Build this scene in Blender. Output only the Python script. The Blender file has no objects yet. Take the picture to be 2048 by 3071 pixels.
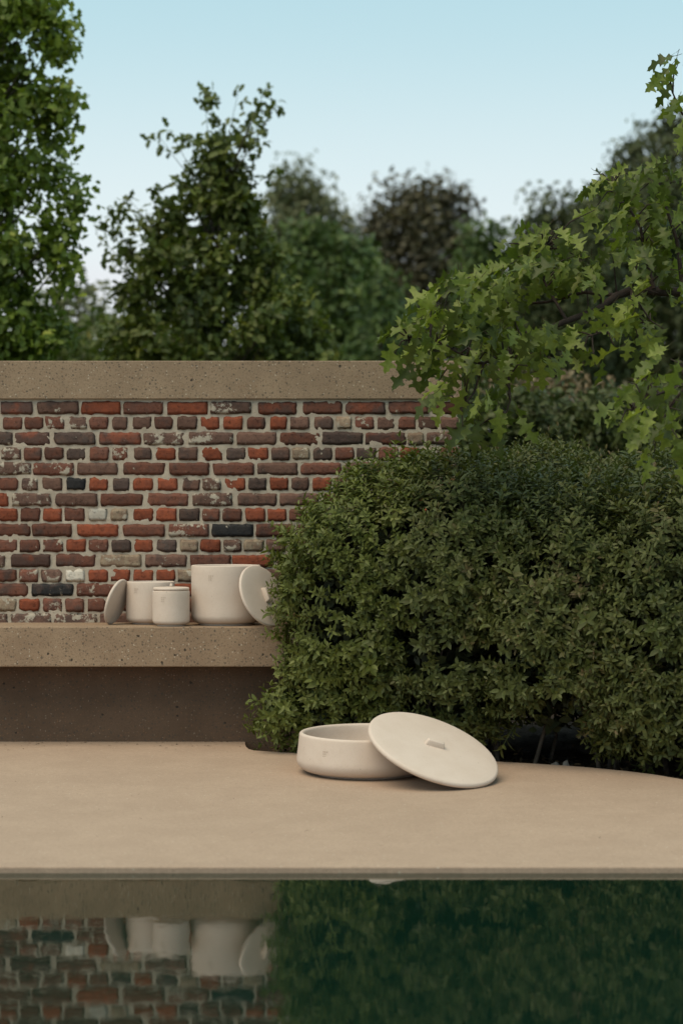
import bpy, bmesh, math, random
import numpy as np
from mathutils import Vector, Matrix, Euler, noise

rng = np.random.default_rng(7)
random.seed(7)
R = math.radians
scene = bpy.context.scene
C = scene.collection

# ------------------------------------------------------------------ camera
F = 6809.0                    # focal length in photo pixels (photo 2048 x 3071)
ZC = 1.22                     # camera height above the water
cam_d = bpy.data.cameras.new('camera')
cam = bpy.data.objects.new('camera', cam_d); C.objects.link(cam)
cam.location = (0, 0, ZC); cam.rotation_euler = (R(90), 0, 0)
cam_d.sensor_fit = 'HORIZONTAL'; cam_d.sensor_width = 24.0
cam_d.lens = 24.0 * F / 2048.0
cam_d.clip_start = 0.1; cam_d.clip_end = 2000
cam_d.dof.use_dof = True; cam_d.dof.focus_distance = 10.35; cam_d.dof.aperture_fstop = 2.4
scene.camera = cam

# ------------------------------------------------------------------ sky and sun
SUN_EL, SUN_AZ = 62.0, 224.0       # azimuth clockwise from +Y (behind the camera, a little to the left)
w = bpy.data.worlds.new('World'); scene.world = w; w.use_nodes = True
nt = w.node_tree; N = nt.nodes; L = nt.links
for n in list(N): N.remove(n)
out = N.new('ShaderNodeOutputWorld'); bg = N.new('ShaderNodeBackground')
sky = N.new('ShaderNodeTexSky'); sky.sky_type = 'NISHITA'; sky.sun_disc = False
sky.sun_elevation = R(SUN_EL); sky.sun_rotation = R(SUN_AZ)
sky.air_density = 1.0; sky.dust_density = 1.6; sky.ozone_density = 2.0; sky.altitude = 0
veil = N.new('ShaderNodeMixRGB'); veil.inputs['Fac'].default_value = 0.62
veil.inputs['Color2'].default_value = (6.0, 8.85, 9.1, 1)          # thin even veil of high cloud
L.new(sky.outputs[0], veil.inputs['Color1'])
# low bank of pale cloud along the horizon
tc = N.new('ShaderNodeTexCoord'); sep = N.new('ShaderNodeSeparateXYZ'); L.new(tc.outputs['Generated'], sep.inputs[0])
mp = N.new('ShaderNodeMapping'); mp.inputs['Scale'].default_value = (9, 9, 16); L.new(tc.outputs['Generated'], mp.inputs[0])
nz = N.new('ShaderNodeTexNoise'); nz.inputs['Scale'].default_value = 1.0; nz.inputs['Detail'].default_value = 5; L.new(mp.outputs[0], nz.inputs['Vector'])
ma = N.new('ShaderNodeMath'); ma.operation = 'MULTIPLY_ADD'; ma.inputs[1].default_value = -0.085; L.new(nz.outputs['Fac'], ma.inputs[0]); L.new(sep.outputs['Z'], ma.inputs[2])
mr = N.new('ShaderNodeMapRange'); mr.interpolation_type = 'SMOOTHSTEP'
mr.inputs['From Min'].default_value = 0.044; mr.inputs['From Max'].default_value = 0.074
mr.inputs['To Min'].default_value = 0.85; mr.inputs['To Max'].default_value = 0.0; L.new(ma.outputs[0], mr.inputs['Value'])
cl = N.new('ShaderNodeMixRGB'); cl.inputs['Color2'].default_value = (7.6, 7.9, 8.2, 1)
hz = N.new('ShaderNodeMapRange'); hz.interpolation_type = 'SMOOTHSTEP'; L.new(sep.outputs['Z'], hz.inputs['Value'])
hz.inputs['From Min'].default_value = 0.09; hz.inputs['From Max'].default_value = 0.24; hz.inputs['To Min'].default_value = 0.95; hz.inputs['To Max'].default_value = 0.0
pale = N.new('ShaderNodeMixRGB'); pale.inputs['Color2'].default_value = (7.75, 8.45, 8.6, 1)
L.new(hz.outputs[0], pale.inputs['Fac']); L.new(veil.outputs[0], pale.inputs['Color1'])
L.new(mr.outputs[0], cl.inputs['Fac']); L.new(pale.outputs[0], cl.inputs['Color1'])
bg.inputs['Strength'].default_value = 0.06
L.new(cl.outputs[0], bg.inputs['Color']); L.new(bg.outputs[0], out.inputs['Surface'])

sd = bpy.data.lights.new('sun', 'SUN'); sd.energy = 1.35; sd.angle = R(50); sd.color = (1.0, 0.80, 0.56)
so = bpy.data.objects.new('sun', sd); C.objects.link(so)
az, el = R(SUN_AZ), R(SUN_EL)
to_sun = Vector((math.sin(az) * math.cos(el), math.cos(az) * math.cos(el), math.sin(el)))
so.rotation_euler = to_sun.to_track_quat('Z', 'Y').to_euler(); so.location = (-3, -6, 9)

vs = scene.view_settings
vs.view_transform = 'Standard'; vs.look = 'None'; vs.gamma = 1.0; vs.use_curve_mapping = False
vs.exposure = 0.85
scene.cycles.use_denoising = True
scene.cycles.max_bounces = 6; scene.cycles.diffuse_bounces = 3; scene.cycles.glossy_bounces = 3
scene.cycles.transmission_bounces = 3; scene.cycles.transparent_max_bounces = 4
scene.cycles.caustics_reflective = False; scene.cycles.caustics_refractive = False

# ------------------------------------------------------------------ helpers
def P(px, py, D):
    return Vector(((px - 1024.0) * D / F, D, ZC - (py - 1535.5) * D / F))

def deck_z(y):                 # the deck falls gently towards the pool
    return 0.025 + 0.0344 * (y - 7.64)

def deck_D(py):                # depth of a photo row on the deck
    return 9926.0 / (py - 1300.8)

def link(name, mesh, mat=None, parent=None, loc=None):
    o = bpy.data.objects.new(name, mesh); C.objects.link(o)
    if mat is not None and len(mesh.materials) == 0: mesh.materials.append(mat)
    if parent is not None: o.parent = parent
    if loc is not None: o.location = loc
    return o

def empty(name, loc, rot=None):
    o = bpy.data.objects.new(name, None); C.objects.link(o); o.location = loc
    o.empty_display_size = 0.1
    if rot is not None: o.rotation_euler = rot
    return o

def tag(o, label=None, cat=None, group=None, kind=None):
    if label: o['label'] = label
    if cat: o['category'] = cat
    if group: o['group'] = group
    if kind: o['kind'] = kind
    return o

def np_mesh(name, verts, faces_list, smooth=False, attr=None):
    """faces_list: list of (n,k) int arrays"""
    me = bpy.data.meshes.new(name)
    verts = np.asarray(verts, np.float32)
    me.vertices.add(len(verts)); me.vertices.foreach_set('co', verts.ravel())
    loops = np.concatenate([f.ravel() for f in faces_list]).astype(np.int32)
    tot = np.concatenate([np.full(len(f), f.shape[1], np.int32) for f in faces_list])
    st = np.concatenate([[0], np.cumsum(tot)[:-1]]).astype(np.int32)
    me.loops.add(len(loops)); me.loops.foreach_set('vertex_index', loops)
    me.polygons.add(len(tot)); me.polygons.foreach_set('loop_start', st); me.polygons.foreach_set('loop_total', tot)
    if smooth: me.polygons.foreach_set('use_smooth', np.ones(len(tot), bool))
    if attr is not None:
        a = me.attributes.new('v', 'FLOAT', 'POINT'); a.data.foreach_set('value', np.asarray(attr, np.float32))
    me.update(calc_edges=True); me.validate()
    return me

def bm_mesh(name, bm, smooth=False):
    me = bpy.data.meshes.new(name); bm.normal_update(); bm.to_mesh(me); bm.free()
    if smooth:
        for p in me.polygons: p.use_smooth = True
    return me

def box_bm(x0, x1, y0, y1, z0, z1, bevel=0.0, segs=2):
    bm = bmesh.new(); bmesh.ops.create_cube(bm, size=1)
    for v in bm.verts:
        v.co = Vector((x0 + (v.co.x + .5) * (x1 - x0), y0 + (v.co.y + .5) * (y1 - y0), z0 + (v.co.z + .5) * (z1 - z0)))
    if bevel: bmesh.ops.bevel(bm, geom=bm.edges[:], offset=bevel, segments=segs, affect='EDGES', profile=0.5)
    return bm

def tube_arrays(pts, rads, seg=6):
    """tapered tube through pts -> verts, quads"""
    pts = [Vector(p) for p in pts]; V = []; Q = []
    n = len(pts)
    for i, p in enumerate(pts):
        d = (pts[min(i + 1, n - 1)] - pts[max(i - 1, 0)]).normalized()
        a = d.cross(Vector((0.31, 0.9, 0.22))).normalized(); b = d.cross(a)
        for k in range(seg):
            t = 2 * math.pi * k / seg
            V.append(p + (a * math.cos(t) + b * math.sin(t)) * rads[i])
    for i in range(n - 1):
        for k in range(seg):
            k2 = (k + 1) % seg
            Q.append((i * seg + k, i * seg + k2, (i + 1) * seg + k2, (i + 1) * seg + k))
    return np.array(V), np.array(Q, int)

class Bag:                      # collects arrays into one mesh
    def __init__(s): s.v = []; s.f = []; s.a = []; s.n = 0
    def add(s, v, f, a=0.5):
        v = np.asarray(v)
        s.v.append(v); s.f.append(np.asarray(f) + s.n); s.n += len(v)
        s.a.append(np.full(len(v), a) if np.isscalar(a) else np.asarray(a))
    def mesh(s, name, smooth=False):
        return np_mesh(name, np.concatenate(s.v), s.f, smooth, np.concatenate(s.a))

# ------------------------------------------------------------------ materials
def new_mat(name):
    m = bpy.data.materials.new(name); m.use_nodes = True
    nt = m.node_tree; nodes = nt.nodes
    b = nodes['Principled BSDF']
    return m, nt, b

def nd(nt, typ, **kw):
    n = nt.nodes.new(typ)
    for k, v in kw.items():
        if k in n.inputs.keys() if hasattr(n.inputs, 'keys') else False: n.inputs[k].default_value = v
        else: setattr(n, k, v)
    return n

def noise_n(nt, vec, scale, detail=4, rough=0.55):
    n = nt.nodes.new('ShaderNodeTexNoise'); n.inputs['Scale'].default_value = scale
    n.inputs['Detail'].default_value = detail; n.inputs['Roughness'].default_value = rough
    nt.links.new(vec, n.inputs['Vector']); return n.outputs['Fac']

def mixc(nt, fac, c1, c2, mode='MIX'):
    n = nt.nodes.new('ShaderNodeMixRGB'); n.blend_type = mode
    for s, v in (('Fac', fac), ('Color1', c1), ('Color2', c2)):
        if isinstance(v, bpy.types.NodeSocket): nt.links.new(v, n.inputs[s])
        elif s == 'Fac': n.inputs[s].default_value = v
        else: n.inputs[s].default_value = (*v, 1)
    return n.outputs[0]

def rng_n(nt, val, a, b, lo=0.0, hi=1.0, smooth=True):
    n = nt.nodes.new('ShaderNodeMapRange')
    if smooth: n.interpolation_type = 'SMOOTHSTEP'
    n.inputs['From Min'].default_value = a; n.inputs['From Max'].default_value = b
    n.inputs['To Min'].default_value = lo; n.inputs['To Max'].default_value = hi
    nt.links.new(val, n.inputs['Value']); return n.outputs[0]

def math_n(nt, op, a, b=None):
    n = nt.nodes.new('ShaderNodeMath'); n.operation = op
    for i, v in enumerate((a, b)):
        if v is None: continue
        if isinstance(v, bpy.types.NodeSocket): nt.links.new(v, n.inputs[i])
        else: n.inputs[i].default_value = v
    return n.outputs[0]

def bump_n(nt, h, b, strength=0.3, dist=0.003):
    n = nt.nodes.new('ShaderNodeBump'); n.inputs['Strength'].default_value = strength
    n.inputs['Distance'].default_value = dist
    nt.links.new(h, n.inputs['Height']); nt.links.new(n.outputs[0], b.inputs['Normal']); return n

def pos(nt):
    return nt.nodes.new('ShaderNodeNewGeometry').outputs['Position']

def voro(nt, vec, scale):
    n = nt.nodes.new('ShaderNodeTexVoronoi'); n.inputs['Scale'].default_value = scale
    nt.links.new(vec, n.inputs['Vector'])
    s = nt.nodes.new('ShaderNodeSeparateColor'); nt.links.new(n.outputs['Color'], s.inputs[0])
    return n.outputs['Distance'], s.outputs['Red'], s.outputs['Green']

def specks(nt, vec, scale, size, thr):
    d, r, g = voro(nt, vec, scale)
    a = rng_n(nt, d, size, size * 0.6)
    b = rng_n(nt, r, thr, thr + 0.02)
    return math_n(nt, 'MULTIPLY', a, b)

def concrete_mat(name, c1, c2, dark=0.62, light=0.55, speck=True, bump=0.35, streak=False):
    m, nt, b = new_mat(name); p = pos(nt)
    col = mixc(nt, rng_n(nt, noise_n(nt, p, 5, 6, 0.62), 0.34, 0.66), c1, c2)
    col = mixc(nt, rng_n(nt, noise_n(nt, p, 160, 3), 0.3, 0.75, 0.0, 0.4), col, [x * 0.62 for x in c1])
    h = noise_n(nt, p, 120, 4)
    if speck:
        # warped coordinates so that the aggregate is irregular
        w1 = nt.nodes.new('ShaderNodeTexNoise'); w1.inputs['Scale'].default_value = 70; nt.links.new(p, w1.inputs['Vector'])
        wv = nt.nodes.new('ShaderNodeVectorMath'); wv.operation = 'MULTIPLY_ADD'; wv.inputs[1].default_value = (.012, .012, .012)
        nt.links.new(w1.outputs['Color'], wv.inputs[0]); nt.links.new(p, wv.inputs[2]); pv = wv.outputs[0]
        dk = specks(nt, pv, 62, 0.36, 0.60)
        dk2 = specks(nt, pv, 115, 0.42, 0.55)
        lt = specks(nt, pv, 74, 0.30, 0.80)
        pit = specks(nt, pv, 17, 0.13, 0.66)
        br = specks(nt, pv, 84, 0.34, 0.70)
        col = mixc(nt, math_n(nt, 'MULTIPLY', br, 0.55), col, (0.20, 0.11, 0.06))
        col = mixc(nt, math_n(nt, 'MULTIPLY', dk2, 0.62 * dark), col, (0.075, 0.06, 0.045))
        col = mixc(nt, math_n(nt, 'MULTIPLY', dk, dark), col, (0.055, 0.05, 0.045))
        col = mixc(nt, math_n(nt, 'MULTIPLY', lt, light), col, (0.62, 0.55, 0.44))
        col = mixc(nt, math_n(nt, 'MULTIPLY', pit, 0.9), col, (0.03, 0.025, 0.02))
        h = math_n(nt, 'SUBTRACT', h, math_n(nt, 'MULTIPLY', dk2, 0.5))
        h = math_n(nt, 'SUBTRACT', h, math_n(nt, 'MULTIPLY', pit, 2.0))
    else:
        lt = specks(nt, p, 40, 0.17, 0.75); dk = specks(nt, p, 46, 0.15, 0.66)
        col = mixc(nt, math_n(nt, 'MULTIPLY', lt, light), col, (0.6, 0.54, 0.43))
        col = mixc(nt, math_n(nt, 'MULTIPLY', dk, dark), col, (0.09, 0.07, 0.05))
        col = mixc(nt, rng_n(nt, noise_n(nt, p, 1.1, 5, 0.6), 0.42, 0.72, 0.0, 0.10), col, [x * 0.72 for x in c1])
        col = mixc(nt, rng_n(nt, noise_n(nt, p, 55, 6, 0.8), 0.38, 0.68, 0.0, 0.42), col, [x * 0.70 for x in c1])
        col = mixc(nt, rng_n(nt, noise_n(nt, p, 90, 4, 0.8), 0.58, 0.72, 0.0, 0.5), col, [min(1, x * 1.35) for x in c1])
    nt.links.new(col, b.inputs['Base Color'])
    b.inputs['Roughness'].default_value = 0.85; b.inputs['Specular IOR Level'].default_value = 0.25
    bump_n(nt, h, b, bump, 0.004)
    return m

M = {}
M['coping'] = concrete_mat('coping_concrete', (0.288, 0.208, 0.138), (0.345, 0.252, 0.168))
M['bench'] = concrete_mat('bench_concrete', (0.288, 0.200, 0.132), (0.352, 0.250, 0.165))
M['base'] = concrete_mat('base_concrete_shaded', (0.106, 0.068, 0.045), (0.130, 0.085, 0.057), light=0.15)  # same concrete as the seat, darkened: under-bench shade put into the colour
M['deck'] = concrete_mat('deck_concrete', (0.420, 0.306, 0.224), (0.462, 0.340, 0.250), dark=0.55, light=0.7, speck=False, bump=0.3)

def brick_mat(name, c1, c2, dark=0.0, lime=0.15, limecol=(0.46, 0.41, 0.33)):
    m, nt, b = new_mat(name)
    p = pos(nt); oi = nt.nodes.new('ShaderNodeObjectInfo')
    ofs = nt.nodes.new('ShaderNodeVectorMath'); ofs.operation = 'MULTIPLY_ADD'
    cmb = nt.nodes.new('ShaderNodeCombineXYZ')
    for k in ('X', 'Y', 'Z'): nt.links.new(oi.outputs['Random'], cmb.inputs[k])
    nt.links.new(cmb.outputs[0], ofs.inputs[0]); ofs.inputs[1].default_value = (37, 53, 71); nt.links.new(p, ofs.inputs[2])
    q = ofs.outputs[0]
    col = mixc(nt, rng_n(nt, noise_n(nt, q, 28, 6, 0.65), 0.32, 0.68), c1, c2)
    # firing blotches and soot
    blot = rng_n(nt, noise_n(nt, q, 11, 3, 0.5), 0.56 - dark, 0.72 - dark, 0, 0.85)
    col = mixc(nt, blot, col, (0.085, 0.058, 0.05))
    pores = rng_n(nt, noise_n(nt, q, 62, 5, 0.75), 0.53, 0.66, 0, 0.8)
    col = mixc(nt, pores, col, [x * 0.35 for x in c1])
    frost = rng_n(nt, noise_n(nt, q, 85, 5, 0.8), 0.60, 0.72, 0, 0.45)
    col = mixc(nt, frost, col, (0.36, 0.29, 0.23))
    hue = rng_n(nt, oi.outputs['Random'], 0, 1, 0.78, 1.2, False)
    cv = nt.nodes.new('ShaderNodeVectorMath'); cv.operation = 'SCALE'
    nt.links.new(col, cv.inputs[0]); nt.links.new(hue, cv.inputs['Scale']); col = cv.outputs[0]
    # remains of old lime mortar
    ln = noise_n(nt, q, 20, 8, 0.72)
    lm = rng_n(nt, ln, 0.72 - lime, 0.765 - lime, 0, 0.9)
    col = mixc(nt, lm, col, limecol)
    nt.links.new(col, b.inputs['Base Color'])
    b.inputs['Roughness'].default_value = 0.9; b.inputs['Specular IOR Level'].default_value = 0.2
    h = math_n(nt, 'ADD', noise_n(nt, q, 60, 6, 0.7), math_n(nt, 'MULTIPLY', noise_n(nt, q, 22, 4), 1.2))
    h = math_n(nt, 'ADD', h, math_n(nt, 'MULTIPLY', lm, 0.25))
    bump_n(nt, h, b, 0.75, 0.006)
    return m

BM = {
 'R': brick_mat('brick_orange_red', (0.275, 0.076, 0.037), (0.195, 0.060, 0.035), -0.05, 0.05),
 'r': brick_mat('brick_dull_red', (0.175, 0.070, 0.046), (0.132, 0.064, 0.048), 0.02, 0.08),
 'B': brick_mat('brick_brown', (0.175, 0.098, 0.073), (0.135, 0.076, 0.058), 0.03, 0.10),
 'D': brick_mat('brick_dark', (0.085, 0.066, 0.058), (0.125, 0.075, 0.058), 0.12, 0.08),
 'K': brick_mat('brick_black', (0.026, 0.027, 0.030), (0.038, 0.036, 0.036), 0.0, 0.10),
 'W': brick_mat('brick_whitewashed', (0.56, 0.52, 0.45), (0.50, 0.45, 0.38), -0.4, 0.05),
 'T': brick_mat('brick_lime_crusted', (0.36, 0.285, 0.20), (0.25, 0.17, 0.12), -0.06, 0.16),
 'b': brick_mat('brick_brown_limed', (0.17, 0.10, 0.077), (0.125, 0.074, 0.058), 0.05, 0.20),
 'p': brick_mat('brick_red_limed', (0.19, 0.075, 0.05), (0.15, 0.07, 0.053), 0.02, 0.19),
 'x': brick_mat('brick_red_sooted', (0.22, 0.07, 0.04), (0.155, 0.064, 0.045), 0.17, 0.07),
}

m, nt_, b = new_mat('mortar_mat'); p = pos(nt_)
col = mixc(nt_, rng_n(nt_, noise_n(nt_, p, 7, 6, 0.65), 0.3, 0.7), (0.41, 0.348, 0.275), (0.51, 0.44, 0.352))
col = mixc(nt_, rng_n(nt_, noise_n(nt_, p, 150, 4, 0.7), 0.52, 0.75, 0, 0.7), col, (0.24, 0.195, 0.15))
nt_.links.new(col, b.inputs['Base Color']); b.inputs['Roughness'].default_value = 0.95; b.inputs['Specular IOR Level'].default_value = 0.1
bump_n(nt_, math_n(nt_, 'ADD', noise_n(nt_, p, 110, 6, 0.7), noise_n(nt_, p, 30, 4)), b, 0.6, 0.006)
M['mortar'] = m

m, nt_, b = new_mat('stoneware'); p = pos(nt_)
col = mixc(nt_, rng_n(nt_, noise_n(nt_, p, 9, 5, 0.6), 0.3, 0.72), (0.650, 0.550, 0.470), (0.615, 0.512, 0.43))
col = mixc(nt_, rng_n(nt_, noise_n(nt_, p, 240, 3), 0.5, 0.8, 0, 0.35), col, (0.42, 0.33, 0.24))
col = mixc(nt_, math_n(nt_, 'MULTIPLY', specks(nt_, p, 38, 0.085, 0.72), 0.6), col, (0.16, 0.12, 0.09))
nt_.links.new(col, b.inputs['Base Color']); b.inputs['Roughness'].default_value = 0.72; b.inputs['Specular IOR Level'].default_value = 0.3
bump_n(nt_, math_n(nt_, 'ADD', noise_n(nt_, p, 260, 3), math_n(nt_, 'MULTIPLY', noise_n(nt_, p, 14, 2), 3.0)), b, 0.18, 0.003)
M['clay'] = m
m, nt_, b = new_mat('stamped_dot'); b.inputs['Base Color'].default_value = (0.42, 0.33, 0.255, 1); b.inputs['Roughness'].default_value = 0.9
M['dot'] = m

def leaf_mat(name, stops, rough=0.5, trans=0.25, spec=0.35, vein=False):
    m, nt, b = new_mat(name)
    at = nt.nodes.new('ShaderNodeAttribute'); at.attribute_name = 'v'
    cr = nt.nodes.new('ShaderNodeValToRGB'); e = cr.color_ramp.elements
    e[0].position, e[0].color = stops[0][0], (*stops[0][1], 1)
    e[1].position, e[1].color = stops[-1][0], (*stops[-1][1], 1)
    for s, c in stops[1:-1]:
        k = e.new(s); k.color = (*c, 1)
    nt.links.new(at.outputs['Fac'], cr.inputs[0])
    p = pos(nt)
    col = mixc(nt, rng_n(nt, noise_n(nt, p, 60, 3), 0.3, 0.7, 0.0, 0.3), cr.outputs[0], (0.03, 0.035, 0.008))
    nt.links.new(col, b.inputs['Base Color'])
    b.inputs['Roughness'].default_value = rough; b.inputs['Specular IOR Level'].default_value = spec
    if trans:
        t = nt.nodes.new('ShaderNodeBsdfTranslucent'); mx = nt.nodes.new('ShaderNodeMixShader'); mx.inputs[0].default_value = trans
        tcol = mixc(nt, 1.0, col, (1.15, 1.25, 0.55), 'MULTIPLY')
        nt.links.new(tcol, t.inputs['Color'])
        nt.links.new(b.outputs[0], mx.inputs[1]); nt.links.new(t.outputs[0], mx.inputs[2])
        nt.links.new(mx.outputs[0], nt.nodes['Material Output'].inputs['Surface'])
    return m

def bark_mat(name, c1, c2):
    m, nt, b = new_mat(name); p = pos(nt)
    nt.links.new(mixc(nt, rng_n(nt, noise_n(nt, p, 40, 6, 0.7), 0.3, 0.7), c1, c2), b.inputs['Base Color'])
    b.inputs['Roughness'].default_value = 0.9; b.inputs['Specular IOR Level'].default_value = 0.2
    bump_n(nt, noise_n(nt, p, 90, 5), b, 0.7, 0.006); return m
M['bark'] = bark_mat('bark', (0.055, 0.042, 0.033), (0.10, 0.08, 0.06))
M['twig'] = bark_mat('oak_bark', (0.030, 0.022, 0.018), (0.055, 0.04, 0.032))

m, nt_, b = new_mat('soil_mat'); p = pos(nt_)
nt_.links.new(mixc(nt_, rng_n(nt_, noise_n(nt_, p, 35, 6, 0.7), 0.3, 0.7), (0.030, 0.022, 0.016), (0.075, 0.052, 0.036)), b.inputs['Base Color'])
b.inputs['Roughness'].default_value = 1.0; b.inputs['Specular IOR Level'].default_value = 0.05
bump_n(nt_, noise_n(nt_, p, 70, 6, 0.7), b, 1.0, 0.02); M['soil'] = m
m, nt_, b = new_mat('meadow_mat'); p = pos(nt_)
nt_.links.new(mixc(nt_, rng_n(nt_, noise_n(nt_, p, 3, 6, 0.7), 0.3, 0.7), (0.035, 0.055, 0.018), (0.075, 0.09, 0.03)), b.inputs['Base Color'])
b.inputs['Roughness'].default_value = 1.0; b.inputs['Specular IOR Level'].default_value = 0.05; M['meadow'] = m
m, nt_, b = new_mat('stone_mat'); p = pos(nt_)
nt_.links.new(mixc(nt_, noise_n(nt_, p, 45, 5), (0.22, 0.19, 0.16), (0.34, 0.30, 0.26)), b.inputs['Base Color'])
b.inputs['Roughness'].default_value = 0.9; bump_n(nt_, noise_n(nt_, p, 60, 4), b, 0.5, 0.006); M['stone'] = m

m, nt_, b = new_mat('pool_water'); p = pos(nt_)
b.inputs['Base Color'].default_value = (0.0042, 0.0170, 0.0100, 1)
b.inputs['Roughness'].default_value = 0.018; b.inputs['IOR'].default_value = 1.45
mpn = nt_.nodes.new('ShaderNodeMapping'); mpn.inputs['Scale'].default_value = (1.0, 0.55, 1.0); nt_.links.new(p, mpn.inputs[0])
h = math_n(nt_, 'ADD', math_n(nt_, 'MULTIPLY', noise_n(nt_, mpn.outputs[0], 5, 2), 0.6), math_n(nt_, 'MULTIPLY', noise_n(nt_, mpn.outputs[0], 34, 2), 0.16))
bump_n(nt_, h, b, 0.24, 0.004); M['water'] = m

# ------------------------------------------------------------------ ground, pool, deck
def sheet(name, quads, mat, kind='structure'):
    V = []; Q = []
    for q in quads:
        Q.append(tuple(range(len(V), len(V) + 4))); V += list(q)
    o = link(name, np_mesh(name, V, [np.array(Q)]), mat); o['kind'] = kind; return o

PX0, PX1, PY0, PY1 = -4.5, 4.5, 1.0, 7.62
g = -0.03
def rect(x0, x1, y0, y1, z): return [(x0, y0, z), (x1, y0, z), (x1, y1, z), (x0, y1, z)]
sheet('ground', [rect(-600, 600, PY1, 1500, g), rect(-600, 600, -300, PY0, g), rect(-600, PX0, PY0, PY1, g), rect(PX1, 600, PY0, PY1, g)], M['meadow'])
sheet('pool_water', [rect(PX0, PX1, PY0, PY1 + 0.03, 0.003)], M['water'])
# terrace the photographer stands on
o = link('near_terrace', bm_mesh('near_terrace', box_bm(-5.5, 5.5, -5.0, PY0, -0.4, 0.03, 0.006)), M['deck']); o['kind'] = 'structure'
for nm, a in (('pool_side_paving', (-6.5, PX0, PY0 + .003, PY1, -0.4, 0.022)), ('pool_side_paving', (PX1, 6.5, PY0 + .003, PY1, -0.4, 0.022))):
    o = link(nm, bm_mesh(nm, box_bm(*a, 0.006)), M['deck']); o['kind'] = 'structure'

BASE_Y = 10.745
edge_px = [(735, 2224.5), (735, 2232), (738, 2240), (746, 2247), (762, 2251), (820, 2255), (900, 2259), (1000, 2262), (1100, 2266), (1200, 2270), (1300, 2274),
           (1400, 2279), (1500, 2285), (1620, 2291.5), (1750, 2300.5), (1880, 2313), (1960, 2323), (2048, 2338), (2160, 2360), (2300, 2392), (2500, 2440), (2900, 2540)]
edge = [P(px, py, deck_D(py)) for px, py in edge_px]
bm = bmesh.new()
outl = [Vector((-6.5, 7.64, 0))]
xs = np.linspace(-6.0, 6.0, 241)
for x in xs:   # slightly worn front arris
    outl.append(Vector((x, 7.64 + 0.004 * noise.noise(Vector((x * 9, 0, 3))) + 0.003 * noise.noise(Vector((x * 31, 5, 3))), 0)))
outl += [Vector((6.5, 7.64, 0)), Vector((6.5, edge[-1].y, 0))]
outl += [Vector((e.x, e.y, 0)) for e in reversed(edge)]
outl += [Vector((edge[0].x, BASE_Y + 0.06, 0)), Vector((-6.5, BASE_Y + 0.06, 0))]
top = [bm.verts.new((v.x, v.y, deck_z(v.y))) for v in outl]
f = bm.faces.new(top)
if f.normal.z < 0: f.normal_flip()
ex = bmesh.ops.extrude_face_region(bm, geom=[f])
for e in ex['geom']:
    if isinstance(e, bmesh.types.BMVert): e.co.z = -0.35
bm.faces.ensure_lookup_table()
bmesh.ops.recalc_face_normals(bm, faces=bm.faces[:])
front_edges = [e for e in bm.edges if all(abs(v.co.y - 7.64) < 0.02 and v.co.z > 0 for v in e.verts)]
bmesh.ops.bevel(bm, geom=front_edges, offset=0.006, segments=3, affect='EDGES', profile=0.5)
deck = link('pool_deck', bm_mesh('pool_deck', bm), M['deck']); deck['kind'] = 'structure'

# planting bed behind the deck: uneven soil
nx, ny = 130, 60
X, Y = np.meshgrid(np.linspace(-1.2, 4.5, nx), np.linspace(7.9, 13.2, ny))
Z = np.array([[deck_z(min(y, 10.9)) - 0.055 + 0.022 * noise.noise(Vector((x * 6, y * 6, 0))) + 0.012 * noise.noise(Vector((x * 21, y * 21, 4))) for x, y in zip(rx, ry)] for rx, ry in zip(X, Y)])
idx = np.arange(nx * ny).reshape(ny, nx)
q = np.stack([idx[:-1, :-1], idx[:-1, 1:], idx[1:, 1:], idx[1:, :-1]], -1).reshape(-1, 4)
so_ = link('planting_soil', np_mesh('planting_soil', np.stack([X, Y, Z], -1).reshape(-1, 3), [q], True), M['soil']); so_['kind'] = 'structure'

# ------------------------------------------------------------------ brick wall
WY = 11.0; S = F / WY
def WX(px): return (px - 1024) / S
def WZ(py): return ZC - (py - 1535.5) / S
wall = empty('brick_wall', (-1.0, WY + 0.15, 0.0))
tag(wall, 'old reclaimed red and brown brick garden wall with concrete coping', 'wall')
WX1 = WX(1376); WX0 = -2.35
wloc = Vector(wall.location)
# mortar bed: uneven front face, box behind it
nx, nz_ = 300, 150
z0, z1 = 0.05, WZ(1196)
X, Zz = np.meshgrid(np.linspace(WX0, WX1 - 0.004, nx), np.linspace(z0, z1, nz_))
Yy = np.array([[WY + 0.0035 + 0.0028 * noise.noise(Vector((x * 14, 0, z * 14))) + 0.0022 * noise.noise(Vector((x * 45, 7, z * 45))) for x, z in zip(a, b_)] for a, b_ in zip(X, Zz)])
V = np.stack([X, Yy, Zz], -1).reshape(-1, 3)
idx = np.arange(nx * nz_).reshape(nz_, nx)
q = np.stack([idx[:-1, :-1], idx[:-1, 1:], idx[1:, 1:], idx[1:, :-1]], -1).reshape(-1, 4)
bag = Bag(); bag.add(V - np.array(wloc), q)
xa, xb, yb = WX0, WX1 - 0.004, WY + 0.30
bx = np.array([(xa, WY + .006, z0), (xb, WY + .006, z0), (xb, yb, z0), (xa, yb, z0), (xa, WY + .006, z1), (xb, WY + .006, z1), (xb, yb, z1), (xa, yb, z1)])
bag.add(bx - np.array(wloc), np.array([(1, 2, 6, 5), (2, 3, 7, 6), (3, 0, 4, 7), (4, 5, 6, 7)]))
link('mortar', bag.mesh('mortar', True), M['mortar'], wall)
cop = box_bm(WX0, WX(1384), WY - 0.016, WY + 0.316, WZ(1196.5), WZ(1082), 0.004, 2)
bmesh.ops.translate(cop, verts=cop.verts[:], vec=-wloc)
link('coping', bm_mesh('coping', cop), M['coping'], wall)

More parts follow.
